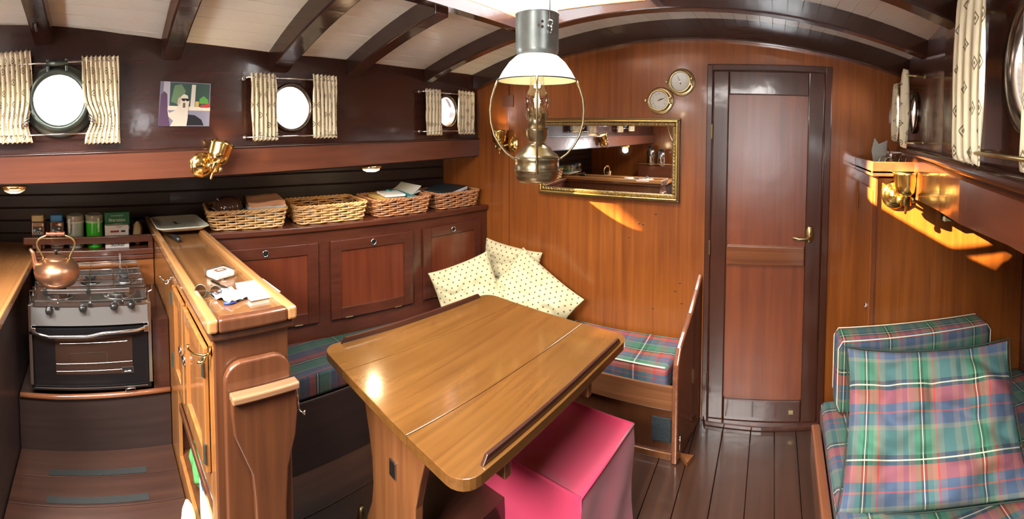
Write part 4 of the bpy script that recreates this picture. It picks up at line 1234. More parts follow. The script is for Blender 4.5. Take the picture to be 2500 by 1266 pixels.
def book(k, u, v, z, w_, h_, th, col, label, rzz=0, tilt=(0, 0), cat='booklet', name='booklet', curl=0):
    bm = BM(); box(bm, -w_ / 2, w_ / 2, -h_ / 2, h_ / 2, 0, th)
    if curl:
        bmesh.ops.subdivide_edges(bm, edges=bm.edges, cuts=6, use_grid_fill=True)
        for q in bm.verts: q.co.z += curl * (q.co.x / w_ + .5) ** 2
    o = obj(name, bm, plain('cover_%s' % name + str(col), col, .4), local=True, bevel=.001); o.location = inb(k, u, v, z); o.rotation_euler = (tilt[0], tilt[1], BK[k][1] + rzz); tag(o, label, cat)
    bm = BM(); box(bm, -w_ / 2 + .001, w_ / 2 - .001, -h_ / 2 - .0004, h_ / 2 - .002, th * .15, th * .85); obj('pages', bm, WHITE, o, local=True)
    return o
book(2, -.13, .00, 1.03, .05, .15, .012, (.48, .44, .30), 'pale envelope standing at the left end of the third basket', 0, (.1, -1.1), 'envelope', 'envelope')
book(2, -.06, -.03, 1.068, .13, .17, .018, (.60, .40, .14), 'thick yellow booklet in the third basket', .1, (.05, 0))
book(2, -.04, -.05, 1.090, .12, .13, .012, (.72, .70, .66), 'white booklet on top of the yellow one in the third basket', -.1, (.05, 0))
book(2, .045, -.03, 1.086, .10, .16, .006, (.03, .32, .38), 'turquoise leaflet sliding over the basket edge', .5, (.18, .1), 'leaflet', 'leaflet')
book(2, .10, .03, 1.090, .11, .15, .004, (.60, .58, .50), 'curled cream leaflet at the right end of the third basket', .4, (.1, -.1), 'leaflet', 'leaflet', .03)
book(2, .02, .06, 1.082, .13, .12, .008, (.10, .06, .05), 'dark brown magazine at the back of the third basket', .2, (.1, 0), 'magazine', 'magazine')
book(3, -.02, -.01, 1.072, .20, .19, .024, (.018, .026, .030), 'dark folder with white pages in the corner basket', .35, (.03, -.1), 'folder', 'folder')
book(3, .085, .02, 1.080, .10, .14, .006, (.16, .17, .16), 'clear plastic sleeve in the corner basket', -.3, (.1, .1), 'sleeve', 'sleeve')
for (xa, ya_), (xb, yb_), lab in (((778, 487), (943, 471), 'left'), ((947, 478), (1030, 460), 'right')):
    a_, b_ = onS(xa, ya_ - 2, (-2.27, .9), (-2.13, 2.1)), onS(xb, yb_, (-2.27, .9), (-2.13, 2.1))
    bm = BM(); z0 = .986
    a_.z += .012; b_.z += .012; tube(bm, [Vector((a_.x, a_.y - .01, z0)), Vector((a_.x, a_.y, a_.z - .02)), a_ + Vector((0, .012, 0)), b_, b_ + Vector((0, .01, -.02)), Vector((b_.x, b_.y + .01, z0))], .0045, 8)
    tag(obj('wire_rail', bm, CHROME, smooth=True), f'{lab} bent wire rail standing behind the baskets', 'wire rail', 'wire rails behind the baskets')

# ------------------------------------------------------------------ galley
# back board with jar shelf
jx = -2.16
js = thing('jar_shelf', 'narrow wooden shelf with a retaining rail above the cooker', 'shelf', (jx, -.08, .86))
JZ = .885
bm = BM(); box(bm, jx - .015, jx, -.336, .258, .45, JZ - .055); obj('back_board', bm, wood('galley_orange', (.24, .075, .02), (.36, .13, .04), 'Y', .3, .4), js)
bm = BM(); box(bm, jx - .13, jx + .022, -.336, .258, JZ - .03, JZ); obj('shelf_board', bm, W_CLAMP, js, bevel=.004)
bm = BM(); box(bm, jx - .002, jx + .014, -.336, .258, JZ - .055, JZ - .032); obj('lower_moulding', bm, W_CLAMP, js, bevel=.004)
r0, r1 = onX(60, 592, jx), onX(350, 578, jx)
bm = BM(); box(bm, jx - .004, jx + .014, -.40, .258, JZ + .030, JZ + .068); obj('retaining_rail', bm, W_CLAMP, js, bevel=.006)
for y in (-.322, .245):
    bm = BM(); box(bm, jx - .004, jx + .010, y - .012, y + .012, JZ - .03, JZ + .05); obj('rail_post', bm, W_CLAMP, js)
def jy(px): return onX(px, 570, jx - .055).y
GR = plain('coffee_granules', (.16, .065, .035), .8, 0, .1, .8, 130, var=.6)
def jar(px, lidcol, lid, label, lines):
    y = jy(px); t = thing('coffee_jar', label, 'jar', (jx - .055, y, JZ), 0, 'jars of instant coffee')
    bm = BM(); s_ = .033
    for a_, z0, z1, m, nm in ((.034, .002, .135, GR, 'coffee_fill'), (.0375, 0, .142, CLEAR, 'jar_glass')):
        bm = BM(); P = rrect(-a_, a_, -a_, a_, .012, (1, 1, 1, 1))
        prism(bm, [(x, yy2, z0) for x, yy2 in P], (0, 0, z1 - z0)); obj(nm, bm, m, t, local=True, bevel=.004)
    bm = BM(); P = rrect(-.033, .033, -.033, .033, .012, (1, 1, 1, 1)); prism(bm, [(x, yy2, .142) for x, yy2 in P], (0, 0, .032)); obj('screw_lid', bm, plain(lid, lidcol, .35, 0, .2), t, local=True, bevel=.003)
    bm = BM(); box(bm, .0378, .0384, -.024, .024, .068, .118); lb = obj('paper_label', bm, plain('black_label', (.015, .025, .035), .5), t, local=True)
    M = axisM((.0386, .002, .082), (1, 0, 0), (0, 1, 0))
    text('GOUD', .0165, WHITE, lb, M)
    text(lines, .006, WHITE, lb, axisM((.0386, .004, .092), (1, 0, 0), (0, 1, 0)))
    if 'blue' in lid: text('CAFEINEVRIJ', .006, WHITE, lb, axisM((.0386, .002, .073), (1, 0, 0), (0, 1, 0)))
    bm = BM(); cyl(bm, (.0385, -.016, .098), (1, 0, 0), .006, .0004, 12); obj('round_mark', bm, plain('pale_blue', (.35, .6, .7), .5), lb, local=True)
    bm = BM(); box(bm, .0385, .0388, .008, .018, .103, .110); obj('cup_mark', bm, WHITE, lb, local=True)
jar(95, (.42, .34, .18), 'tan_lid', 'square instant coffee jar with a tan lid', 'AROMA')
jar(140, (.02, .16, .42), 'blue_lid', 'square instant coffee jar with a blue lid', 'AROMA')
def canister(px, col, nm, label, side):
    y = jy(px); t = thing('storage_canister', label, 'canister', (jx - .055, y, JZ), 0, 'clip top canisters')
    bm = BM(); lathe(bm, [(0, 0), (.038, 0), (.041, .01), (.043, .135), (.040, .140), (0, .140)], None, 32)
    obj('canister_body', bm, plain(nm, col, .35, 0, .3), t, local=True, smooth=True)
    bm = BM(); lathe(bm, [(.0435, .128), (.0455, .131), (.0455, .138), (.0435, .140)], None, 32); obj('seal_ring', bm, plain(nm + '_ring', tuple(min(1, c * .6 + .35) for c in col), .4), t, local=True, smooth=True)
    bm = BM(); lathe(bm, [(.045, .140), (.046, .150), (.046, .166), (.040, .172), (.036, .168), (0, .168)], None, 32); obj('clear_lid', bm, plain('smoky_lid', (.30, .29, .26), .15, 0, .5), t, local=True, smooth=True)
    bm = BM(); box(bm, .043, .050, side - .007, side + .007, .105, .158); box(bm, .046, .053, side - .005, side + .005, .085, .11); obj('clip', bm, plain(nm + '_clip', tuple(min(1, c * .5 + .4) for c in col), .4), t, local=True, bevel=.003)
canister(185, (.34, .42, .42), 'grey_canister', 'grey-white canister with a clip lid, between the blue lidded jar and the green canister', -.028)
canister(231, (.03, .52, .02), 'green_canister', 'bright green canister with a clip lid', .022)
def label_box(name, y0, y1, x0, x1, z0, z1, m, label, group=None):
    t = thing(name, label, 'box', ((x0 + x1) / 2, (y0 + y1) / 2, z0), 0, group)
    bm = BM(); box(bm, x0, x1, y0, y1, z0, z1); obj('carton', bm, m, t, bevel=.002); return t
yb0, yb1 = onX(256, 560, jx - .06).y, onX(317, 560, jx - .06).y
GREENB = plain('green_carton', (.015, .14, .06), .4)
fb_ = label_box('filter_box', yb0, yb1, jx - .105, jx - .05, JZ, JZ + .175, GREENB, 'green carton of coffee filters standing behind the sugar box')
ym = (yb0 + yb1) / 2
text('filterzakjes', .0235, WHITE, fb_, axisM((.0282, 0, .135), (1, 0, 0), (0, 1, 0)), sx=.86)
text('DOUWE EGBERTS', .008, WHITE, fb_, axisM((.0282, 0, .157), (1, 0, 0), (0, 1, 0)))
bm = BM(); poly(bm, [Vector((.0280, .050 * math.cos(t) + .004, .100 + .018 * math.sin(t))) for t in [PI * k / 12 for k in range(13)]]); obj('filter_picture', bm, plain('tan_print', (.62, .44, .20), .5), fb_, local=True)
bm = BM(); box(bm, .0276, .0279, -(yb1 - yb0) / 2 + .001, (yb1 - yb0) / 2 - .001, .085, .102); obj('pale_band', bm, CREAM, fb_, local=True)
yb0, yb1 = onX(257, 590, jx - .02).y, onX(315, 590, jx - .02).y
sg_ = label_box('sugar_box', yb0, yb1, jx - .048, jx - .010, JZ, JZ + .115, WHITE, 'white sugar carton with handwritten word on it')
text('Suiker', .030, BLACK, sg_, axisM((.0196, .004, .018), (1, 0, 0), (0, 1, 0)), name='handwriting')
text('Suiker', .012, plain('grey_print', (.25, .25, .28), .5), sg_, axisM((.0196, .014, .108), (1, 0, 0), (0, 1, 0)), name='handwriting')
for y_, c_ in ((-.022, (.30, .05, .05)), (.0, (.28, .03, .03)), (.032, (.02, .02, .05))):
    bm = BM(); box(bm, .0193, .0197, y_ - .011, y_ + .011, .080, .090); obj('printed_patch', bm, plain('patch' + str(c_), c_, .5), sg_, local=True)
blob('paper_bag', (jx - .055, jy(336), JZ), (.026, .026, .062), plain('kraft_paper', (.50, .38, .20), .6, bump=.4, bscale=40), 'small crumpled tan paper bag at the right end of the jar shelf', 'bag', 0, 5, .15)

# cooker
SX = -1.70; SXB = -2.10; SY0, SY1 = -.308, .186
ck = thing('gas_cooker', 'stainless steel gas cooker with an oven and pan rails', 'cooker', (-1.9, -.06, .42))
bm = BM(); box(bm, SXB, SX - .012, SY0 + .004, SY1 - .004, .43, .775); obj('oven_body', bm, plain('black_enamel', (.015, .015, .016), .3), ck, bevel=.004)
for y0, y1 in ((SY0, SY0 + .014), (SY1 - .014, SY1)):
    bm = BM(); box(bm, SX - .03, SX + .004, y0, y1, .46, .785); obj('side_trim', bm, STEEL, ck, bevel=.002)
bm = BM(); hexa(bm, [(SX - .05, SY0, .700), (SX + .004, SY0 + .004, .700), (SX + .004, SY1 - .004, .700), (SX - .05, SY1, .700), (SX - .05, SY0, .785), (SX - .008, SY0 + .004, .785), (SX - .008, SY1 - .004, .785), (SX - .05, SY1, .785)])
cp = obj('control_panel', bm, plain('satin_steel', (.42, .41, .40), .33, .85), ck, bevel=.003)
for px, py in ((120, 758), (202, 752), (278, 747), (320, 743)):
    q = onX(px, py, SX - .0); 
    bm = BM(); lathe(bm, [(0, 0), (.017, 0), (.015, .006), (.013, .020), (.011, .024), (0, .024)], axisM((SX - .002, q.y, q.z), (1, 0, .12)), 24)
    k = obj('control_knob', bm, BLACK, ck, smooth=True)
    bm = BM(); box(bm, SX + .002, SX + .026, q.y - .0015, q.y + .0015, q.z + .003, q.z + .014); obj('pointer', bm, STEEL, k)
    bm = BM(); box(bm, SX - .001, SX + .0015, q.y + .022, q.y + .040, q.z + .006, q.z + .018); obj('knob_symbol', bm, BLACK, cp)
bm = BM(); box(bm, SX - .012, SX + .002, SY0 + .016, SY1 - .016, .455, .690)
od = obj('oven_door', bm, BLKGL, ck, bevel=.003)
wy0, wy1 = onX(135, 850, SX + .003).y, onX(323, 850, SX + .003).y
bm = BM(); box(bm, SX + .0015, SX + .003, wy0, wy1, .505, .655); obj('oven_window', bm, plain('brown_glass', (.030, .015, .010), .07), od)
bm = BM()
for z in (.548, .518): tube(bm, [(SX + .004, wy0 + .002, z), (SX + .004, wy1 - .002, z + .004)], .0007, 5)
tube(bm, [(SX + .004, wy0 + .055, .55), (SX + .004, wy0 + .055, .585), (SX + .004, wy0 + .062, .590), (SX + .004, wy0 + .20, .594), (SX + .004, wy0 + .206, .588), (SX + .004, wy0 + .206, .553)], .0006, 5)
tube(bm, [(SX + .004, wy0 + .02, .63), (SX + .004, wy1 - .02, .634)], .0009, 5)
obj('oven_rack', bm, STEEL, od)
bm = BM(); box(bm, SX + .003, SX + .0045, wy1 - .045, wy1 + .002, .505, .530); pl = obj('maker_plate', bm, STEEL, od)
bm = BM(); box(bm, SX + .0045, SX + .005, wy1 - .043, wy1, .507, .528); obj('plate_field', bm, BLACK, pl)
bm = BM(); c_ = Vector((SX + .0053, wy1 - .0215, .512))
for k in range(5): a_ = PI * (.1 + .2 * k); tube(bm, [c_, c_ + Vector((0, .012 * math.cos(a_), .012 * math.sin(a_)))], .0007, 4)
tube(bm, [c_ + Vector((0, -.014, 0)), c_ + Vector((0, .014, 0))], .0007, 4); obj('plate_emblem', bm, STEEL, pl)
bm = BM(); yb_ = SY0 + .02
tube(bm, [(SX + .012, SY0 + .006, .676), (SX + .028, SY0 + .05, .676), (SX + .032, SY0 + .085, .670), (SX + .034, SY0 + .24, .672), (SX + .034, SY0 + .30, .682), (SX + .028, SY1 - .06, .685), (SX + .012, SY1 - .018, .688)], .006, 10)
obj('oven_handle', bm, CHROME, ck, smooth=True)
for y in (SY0 + .022, SY1 - .022):
    bm = BM(); box(bm, SX, SX + .018, y - .010, y + .010, .672, .696); obj('handle_bracket', bm, CHROME, ck, bevel=.003)
bm = BM(); box(bm, SX - .010, SX + .004, SY0 + .02, SY1 - .02, .447, .452); obj('door_sill_trim', bm, STEEL, ck)
bm = BM(); tube(bm, [(SX, .075, .428), (SX + .008, .076, .442), (SX + .008, .112, .444), (SX, .114, .434)], .0025, 6); obj('door_catch', bm, CHROME, ck, smooth=True)
# hob
bm = BM()
lv = [(0, 0, .778), (0, 0, .792), (.012, .012, .794), (.028, .030, .780), (.06, .07, .779)]
rs = []
for a_, b_, z in lv: rs.append([bm.verts.new((SXB - .02 + x, y, z)) for x, y in rrect(a_, (SX - SXB) + .02 - a_, SY0 + b_, SY1 - b_, max(.012, .03 - a_), (1, 1, 1, 1))])
for A_, B_ in zip(rs, rs[1:]):
    for i in range(len(A_)): bm.faces.new((A_[i], A_[(i + 1) % len(A_)], B_[(i + 1) % len(A_)], B_[i]))
bm.faces.new(rs[-1]); bm.faces.new(rs[0]); obj('hob_tray', bm, STEEL, ck, smooth=False)
for cx, cy, r in ((-1.83, -.19, .045), (-1.83, .06, .050), (-2.00, -.06, .035), (-2.0, .10, .035)):
    bm = BM(); lathe(bm, [(0, 0), (r * 1.5, 0), (r * 1.45, .004), (r * 1.1, .002), (r, .012), (r * .8, .016), (0, .016)], axisM((cx, cy, .780), (0, 0, 1)), 28); bn_ = obj('burner', bm, STEEL, ck, smooth=True)
    bm = BM(); lathe(bm, [(0, .0165), (r * .7, .0165), (r * .65, .024), (0, .025)], axisM((cx, cy, .780), (0, 0, 1)), 28); obj('burner_cap', bm, plain('matte_iron', (.03, .03, .03), .55), bn_, smooth=True)
bm = BM(); RZ = .832
x0, x1, y0, y1 = SXB + .01, SX - .01, SY0 + .012, SY1 - .012
for x in (x0, x0 + .09, x0 + .17, x0 + .25, x0 + .32): tube(bm, [(x, y0, RZ - .035), (x, y0, RZ), (x, y1, RZ), (x, y1, RZ - .035)], .0028, 6)
for y in (y0 + .06, -.06, y1 - .06, y1 - .13): tube(bm, [(x0 - .01, y, RZ), (x1 - .03, y, RZ)], .0028, 6)
obj('pan_support', bm, CHROME, ck)
bm = BM()
tube(bm, [(x0, y0 - .004, .80), (x0, y0 - .004, RZ + .010), (x0, y1 + .004, RZ + .010), (x0, y1 + .004, .80)], .003, 6)
obj('sea_rail', bm, CHROME, ck); bm = BM()
tube(bm, [(x1, y0 - .004, .792), (x1, y0 - .004, RZ + .006), (x1, y1 + .004, RZ + .006), (x1, y1 + .004, .792)], .0032, 6)
for y in (y0 + .11, -.055, y1 - .10): tube(bm, [(x1, y, .792), (x1, y, RZ + .006)], .0028, 6)
for x in (x1,):
    tube(bm, [(x, y1 + .004, RZ - .01), (x, y1 + .018, RZ - .004), (x, y1 + .020, RZ + .02)], .003, 6)
obj('sea_rail', bm, CHROME, ck)
for ya_, yb_ in ((y0 + .03, y0 + .075), (y0 + .215, y0 + .255)):
    pass
bm = BM(); box(bm, x1 - .004, x1 + .005, y0 + .05, y0 + .40, RZ - .004, RZ + .012); obj('clamp_bar', bm, STEEL, ck, bevel=.002)
for y in (y0 + .06, y0 + .235):
    bm = BM(); cyl(bm, (x1 + .004, y, RZ + .004), (1, 0, 0), .011, .010, 16); obj('clamp_knob', bm, BLACK, ck, bevel=.002)
bm = BM(); box(bm, x0 - .012, x0 + .11, .082, .088, RZ + .002, RZ + .012); box(bm, x0 - .014, x0 - .008, .080, .090, .80, RZ + .045); obj('flat_bar', bm, STEEL, ck)

# kettle
kq = onX(140, 700, -1.79); kx, ky, kz = -1.79, kq.y, RZ + .005
kt = thing('copper_kettle', 'old copper kettle with a turned wooden handle on the cooker', 'kettle', (kx, ky, kz))
COPP = plain('worn_copper', (.52, .26, .15), .30, .9, var=.3, bscale=14)
bm = BM(); lathe(bm, [(0, 0), (.055, 0), (.078, .010), (.094, .035), (.098, .058), (.090, .084), (.068, .104), (.050, .111), (.046, .113)], None, 40); obj('kettle_body', bm, COPP, kt, local=True, smooth=True)
bm = BM(); lathe(bm, [(.050, .111), (.047, .116), (.025, .124), (0, .127)], None, 32); ld = obj('kettle_lid', bm, COPP, kt, local=True, smooth=True)
bm = BM(); lathe(bm, [(0, .126), (.005, .126), (.005, .138), (.013, .141), (.014, .146), (.010, .150), (0, .150)], None, 20); obj('lid_knob', bm, BLACK, ld, local=True, smooth=True)
bm = BM(); tube(bm, [(.0, -.062, .055), (.0, -.086, .075), (.0, -.094, .105), (.0, -.098, .135), (.0, -.112, .152)], [.024, .017, .012, .010, .007], 14); obj('spout', bm, COPP, kt, local=True, smooth=True)
bm = BM()
def bezier(P, n=9):
    out = []
    for i in range(n):
        t = i / (n - 1); a_ = [Vector(p) for p in P]
        while len(a_) > 1: a_ = [p.lerp(q_, t) for p, q_ in zip(a_, a_[1:])]
        out.append(a_[0])
    return out
for s_ in (-1, 1):
    P = bezier([(0, s_ * .055, .108), (0, s_ * .055, .14), (0, s_ * .098, .155), (0, s_ * .098, .205), (0, s_ * .05, .198), (0, s_ * .03, .212)], 14)
    tube(bm, P, .0045, 8)
    lathe(bm, [(0, 0), (.010, 0), (.008, .004), (0, .005)], axisM((.0, s_ * .058, .104), (0, s_ * .5, .8)), 12)
    if s_ < 0: obj('kettle_bracket', bm, BRASSD, kt, local=True, smooth=True); bm = BM()
obj('kettle_bracket', bm, BRASSD, kt, local=True, smooth=True)
bm = BM(); lathe(bm, [(0, -.040), (.009, -.040), (.010, -.036), (.008, -.030), (.011, -.012), (.008, -.002), (.010, 0), (.008, .002), (.011, .012), (.008, .030), (.010, .036), (.009, .040), (0, .040)], axisM((0, 0, .213), (0, 1, 0)), 16); obj('turned_handle', bm, wood('turned_handle', (.10, .035, .02), (.2, .07, .04), 'Y', .3, .5), kt, local=True, smooth=True)

# sill, riser and side pieces of the cooker bay
bm = BM(); box(bm, -2.2, -1.735, -.36, .258, .18, .40); box(bm, -1.735, -1.715, -.36, .258, .18, .395)
bay = thing('cooker_bay', 'dark mahogany plinth under the cooker', 'plinth', (-1.95, -.05, .18)); obj('riser', bm, W_HULL, bay)
bm = BM(); tube(bm, [(-1.715, -.355, .405), (-1.712, -.20, .404), (-1.712, .10, .410), (-1.712, .257, .412)], .011, 10); obj('nosing', bm, W_RAIL, bay, smooth=True)
bm = BM(); box(bm, -2.14, -1.72, .192, .258, .40, .70); obj('filler_board', bm, W_DARK, bay)
# anti slip strips
for (xa, ya_), (xb, yb_), lab in (((120, 1160), (357, 1137), 'far'), ((112, 1234), (362, 1196), 'near')):
    a_, b_ = onz(xa, ya_, .181), onz(xb, yb_, .181)
    bm = BM(); xm = (a_.x + b_.x) / 2; box(bm, xm - .014, xm + .014, a_.y, b_.y, .1805, .1825)
    tag(obj('grip_strip', bm, plain('black_grit', (.018, .020, .020), .8, bump=1, bscale=600)), f'black non-slip strip on the galley floor, {lab} one of two', 'strip', 'non-slip strips')
# left counter
gc = thing('galley_counter', 'varnished galley counter at the left edge of the picture', 'counter', (-1.9, -.7, 0))
cy0 = -.345
bm = BM(); hexa(bm, [(-2.44, -1.0, .835), (-1.20, -1.0, .835), (-1.20, cy0, .835), (-2.44, cy0 - .02, .835), (-2.44, -1.0, .86), (-1.20, -1.0, .86), (-1.20, cy0, .86), (-2.44, cy0 - .02, .86)]); obj('counter_top', bm, wood('galley_top', (.22, .09, .03), (.36, .16, .055), 'X', .25, .6), gc, bevel=.003)
bm = BM(); box(bm, -2.44, -1.20, cy0 - .012, cy0 + .006, .83, .868); obj('counter_edge', bm, W_RAILX, gc, bevel=.005)
bm = BM(); box(bm, -2.40, -1.22, -1.0, cy0 - .02, 0, .834); obj('counter_front', bm, W_HULL, gc)
# aft galley locker with flasks (seen in the mirror)
al = thing('aft_locker', 'dark mahogany locker seen only in the mirror', 'cabinet', (-1.3, -1.15, 0))
bm = BM(); box(bm, -1.7, -.92, -1.28, -1.02, 0, 1.0); obj('locker_body', bm, W_CAB, al, bevel=.003)
bm = BM(); tube(bm, [(-1.7, -1.02, 1.03), (-.93, -1.02, 1.03)], .006, 8); obj('chrome_rail', bm, CHROME, al)
fl = thing('vacuum_flask', 'taller chrome vacuum flask reflected in the mirror', 'flask', (-1.56, -1.13, 1.001), 0, 'chrome flasks')
bm = BM(); lathe(bm, [(0, 0), (.05, 0), (.052, .01), (.052, .17), (.035, .21), (0, .21)], None, 28); obj('flask_body', bm, CHROME, fl, local=True, smooth=True)
bm = BM(); lathe(bm, [(.036, .205), (.036, .23), (.02, .25), (0, .25)], None, 24); box(bm, -.012, .012, .03, .075, .12, .22); obj('flask_cap', bm, BLACK, fl, local=True)
dup(fl, (-1.42, -1.13, 1.001), .5, 'shorter chrome vacuum flask reflected in the mirror', scale=(1, 1, .85))

# ------------------------------------------------------------------ lamps
def sconce(q, n, axis, side, label, lit=True, arm=.052, k=1.22):
    """brass cup reading lamp: q on the wall, n wall normal, axis = cup direction, side = sideways offset of the cup"""
    q, n, ax = Vector(q), Vector(n).normalized(), Vector(axis).normalized()
    t = thing('wall_sconce', label, 'wall lamp', q, 0, 'brass cup wall lamps')
    KS = Matrix.Scale(k, 4)
    bm = BM(); lathe(bm, [(0, 0), (.040, 0), (.040, .004), (.034, .008), (.030, .008), (.028, .012), (.020, .014), (.012, .018), (0, .018)], axisM(q, n) @ KS, 32); obj('back_plate', bm, BRASS, t, smooth=True)
    c = q + n * arm + Vector(side)
    bm = BM(); tube(bm, [q + n * .012, q + n * (arm * .6) + Vector(side) * .3, c], .006, 10); obj('swivel_arm', bm, BRASS, t, smooth=True)
    M = axisM(c, ax) @ KS
    bm = BM(); lathe(bm, [(0, -.040), (.003, -.040), (.004, -.034), (.003, -.022), (.005, -.018), (.016, -.016), (.016, .010), (.019, .013), (.0, .0135)], M, 24); obj('lamp_holder', bm, BRASS, t, smooth=True)
    xx = frame_of(ax)[0]
    for s_ in (-1, 1):
        bm = BM(); cyl(bm, c + n.cross(ax).normalized() * (.014 * s_ * k), n.cross(ax).normalized() * s_, .010 * k, .010 * k, 16); obj('swivel_knob', bm, BRASSD, t, smooth=True)
    bm = BM(); lathe(bm, [(.018, .012), (.030, .022), (.034, .040), (.037, .068), (.0415, .078), (.0395, .078), (.035, .068), (.032, .040), (.028, .024), (0, .020)], M, 36); obj('cup_shade', bm, BRASS, t, smooth=True)
    bm = BM(); lathe(bm, [(0, .045), (.033, .045), (.031, .062), (.018, .070), (0, .072)], M, 24)
    obj('frosted_bulb', bm, plain('lit_bulb' if lit else 'unlit_bulb', (1, .85, .6), .4, emit=7 if lit else 0), t, smooth=True)
    if lit:
        p = c + ax * .085
        point('sconce_light', p, 3.2, (1, .72, .40), .02, 110, p + ax, .6)
s1 = onW(492, 402, 'L', .02)
dwl = (wl(s1.y + .1) - wl(s1.y - .1)).normalized()
sconce(s1, (1, .04, 0), Vector((-.25, 0, .92)) + dwl * .42, dwl * .035 + Vector((0, 0, -.008)), 'brass cup wall lamp below the dog photograph')
s2 = onY(1250, 352, YBK)
sconce(s2, (0, -1, 0), (-.05, .05, 1), (-.055, 0, -.012), 'brass cup wall lamp on the bulkhead behind the hanging lamp')
s3 = onY(2185, 475, 1.758)
sconce(s3, (0, -1, 0), (0, 0, 1), (.03, 0, -.012), 'brass cup wall lamp under the key tray on the right', lit=False, arm=.060, k=1.5)
def dome(c, label, lit):
    t = thing('ceiling_light', label, 'ceiling lamp', c, 0, 'round brass dome lights')
    bm = BM(); lathe(bm, [(.0, .0), (.052, 0), (.054, -.010), (.048, -.016), (.044, -.012)], axisM(c, (0, 0, 1)), 36); obj('brass_rim', bm, BRASS, t, smooth=True)
    bm = BM(); lathe(bm, [(.045, -.012), (.040, -.024), (.025, -.031), (0, -.033)], axisM(c, (0, 0, 1)), 32)
    obj('glass_dome', bm, plain('glow_dome%s' % lit, (1, .84, .55) if lit == True else (.55, .50, .36), .2, 0, .5, emit=9 if lit == True else .5), t, smooth=True)
    if lit: point('dome_light', Vector(c) + Vector((0, 0, -.05)), 2.4 if lit == True else 3.4, (1, .72, .4), .03)
q = onz(912, 412, 1.262); dome((q.x - .02, q.y, 1.279), 'lit round brass dome light under the side deck above the baskets', True)
q = onz(34, 462, 1.262); dome((q.x - .01, q.y, 1.279), 'round brass dome light with added glow above the galley at the left edge', .15)  # lamp itself is unlit; glow and light added to brighten the jar shelf

# hanging oil lamp
LK = .917
LX, LY = onY(1311, 300, 1.1).x, 1.1
lz = lambda y: onY(1310, y, 1.1).z
lampz = lz(443)
ol = thing('hanging_oil_lamp', 'large hanging oil lamp with a white enamel shade over the table', 'lamp', (LX, LY, lampz))
ax0 = Vector((LX, LY, 0))
def LM(z=0): return axisM((LX, LY, z), (0, 0, 1)) @ Matrix.Diagonal((LK, LK, 1, 1))
GALV = plain('galvanised', (.20, .21, .19), .38, .8, bump=.15, bscale=30, var=.4)
bm = BM(); lathe(bm, [(.062, lz(138)), (.068, lz(130)), (.070, lz(122)), (.070, lz(40)), (.072, lz(37)), (.067, lz(34))], LM(), 44); obj('chimney_collar', bm, GALV, ol, smooth=True)
for px, py in ((1328, 48), (1328, 61), (1316, 59)):
    bm = BM(); a_ = math.atan2(-1.2, .74) ; q = onY(px, py, 1.04); dd = Vector((q.x - LX, q.y - LY, 0)).normalized(); cyl(bm, Vector((LX, LY, q.z)) + dd * .0695 * LK, dd, .004, .003, 10); obj('rivet', bm, CHROME, ol)
bm = BM(); lathe(bm, [(.066, lz(38)), (.067, lz(20)), (.060, lz(-10)), (.048, lz(-30)), (.040, lz(-60)), (.0, lz(-62))], LM(), 40); obj('enamel_top', bm, plain('white_enamel', (.85, .87, .88), .18, 0, .6), ol, smooth=True)
SH = [(.046, lz(131)), (.070, lz(139)), (.092, lz(154)), (.112, lz(175)), (.126, lz(194)), (.129, lz(197))]
bm = BM(); lathe(bm, SH, LM(), 56); obj('enamel_shade', bm, plain('white_enamel', (.85, .87, .88), .18, 0, .6), ol, smooth=True)
bm = BM(); lathe(bm, [(r - .0025, z - .001) for r, z in SH], LM(), 56); obj('shade_lining', bm, plain('cream_enamel', (.85, .76, .52), .3), ol, smooth=True)
bm = BM(); tube(bm, arc((LX, LY, lz(197)), .129 * LK, 0, 2 * PI, 57, (1, 0, 0), (0, 1, 0))[:-1], .0022, 6, closed=True); obj('shade_rim', bm, BRONZE, ol, smooth=True)
LBR = plain('lamp_brass', (.30, .24, .14), .30, .95, var=.3, bscale=20)
bm = BM(); lathe(bm, [(0, lz(443)), (.056, lz(443)), (.066, lz(437)), (.072, lz(424)), (.073, lz(415)), (.0755, lz(413)), (.073, lz(411)), (.073, lz(390)), (.075, lz(387)), (.071, lz(381)), (.066, lz(376)), (.052, lz(369)), (.046, lz(361)), (.034, lz(355)), (.026, lz(351)), (.024, lz(346)), (.028, lz(342)), (.036, lz(330)), (.037, lz(318)), (.039, lz(314)), (.028, lz(311)), (.027, lz(292)), (.028, lz(276)), (.0, lz(275))], LM(), 44)
obj('oil_font', bm, LBR, ol, smooth=True)
bm = BM()
for k in range(10):
    a_ = 2 * PI * k / 10; tube(bm, [(LX + .028 * math.cos(a_), LY + .028 * math.sin(a_), lz(292)), (LX + .033 * math.cos(a_), LY + .033 * math.sin(a_), lz(280)), (LX + .030 * math.cos(a_), LY + .030 * math.sin(a_), lz(270))], .0018, 5)
obj('chimney_gallery', bm, LBR, ol)
bm = BM(); lathe(bm, [(.026, lz(278)), (.033, lz(266)), (.039, lz(252)), (.039, lz(240)), (.033, lz(226)), (.025, lz(216)), (.022, lz(190)), (.022, lz(160))], LM(), 32); obj('glass_chimney', bm, CLEAR, ol, smooth=True)
bm = BM(); lathe(bm, [(0, lz(268)), (.008, lz(262)), (.010, lz(245)), (.004, lz(226)), (0, lz(222))], LM(), 16); obj('flame_bulb', bm, plain('warm_bulb', (1, .86, .55), .3, emit=1.6), ol, smooth=True)
ring = Vector((math.cos(-YAW - .05 - PI * 0), 0, 0))
vd = Vector((-LX, -LY, 0)).normalized(); vs = Vector((vd.y, -vd.x, 0))
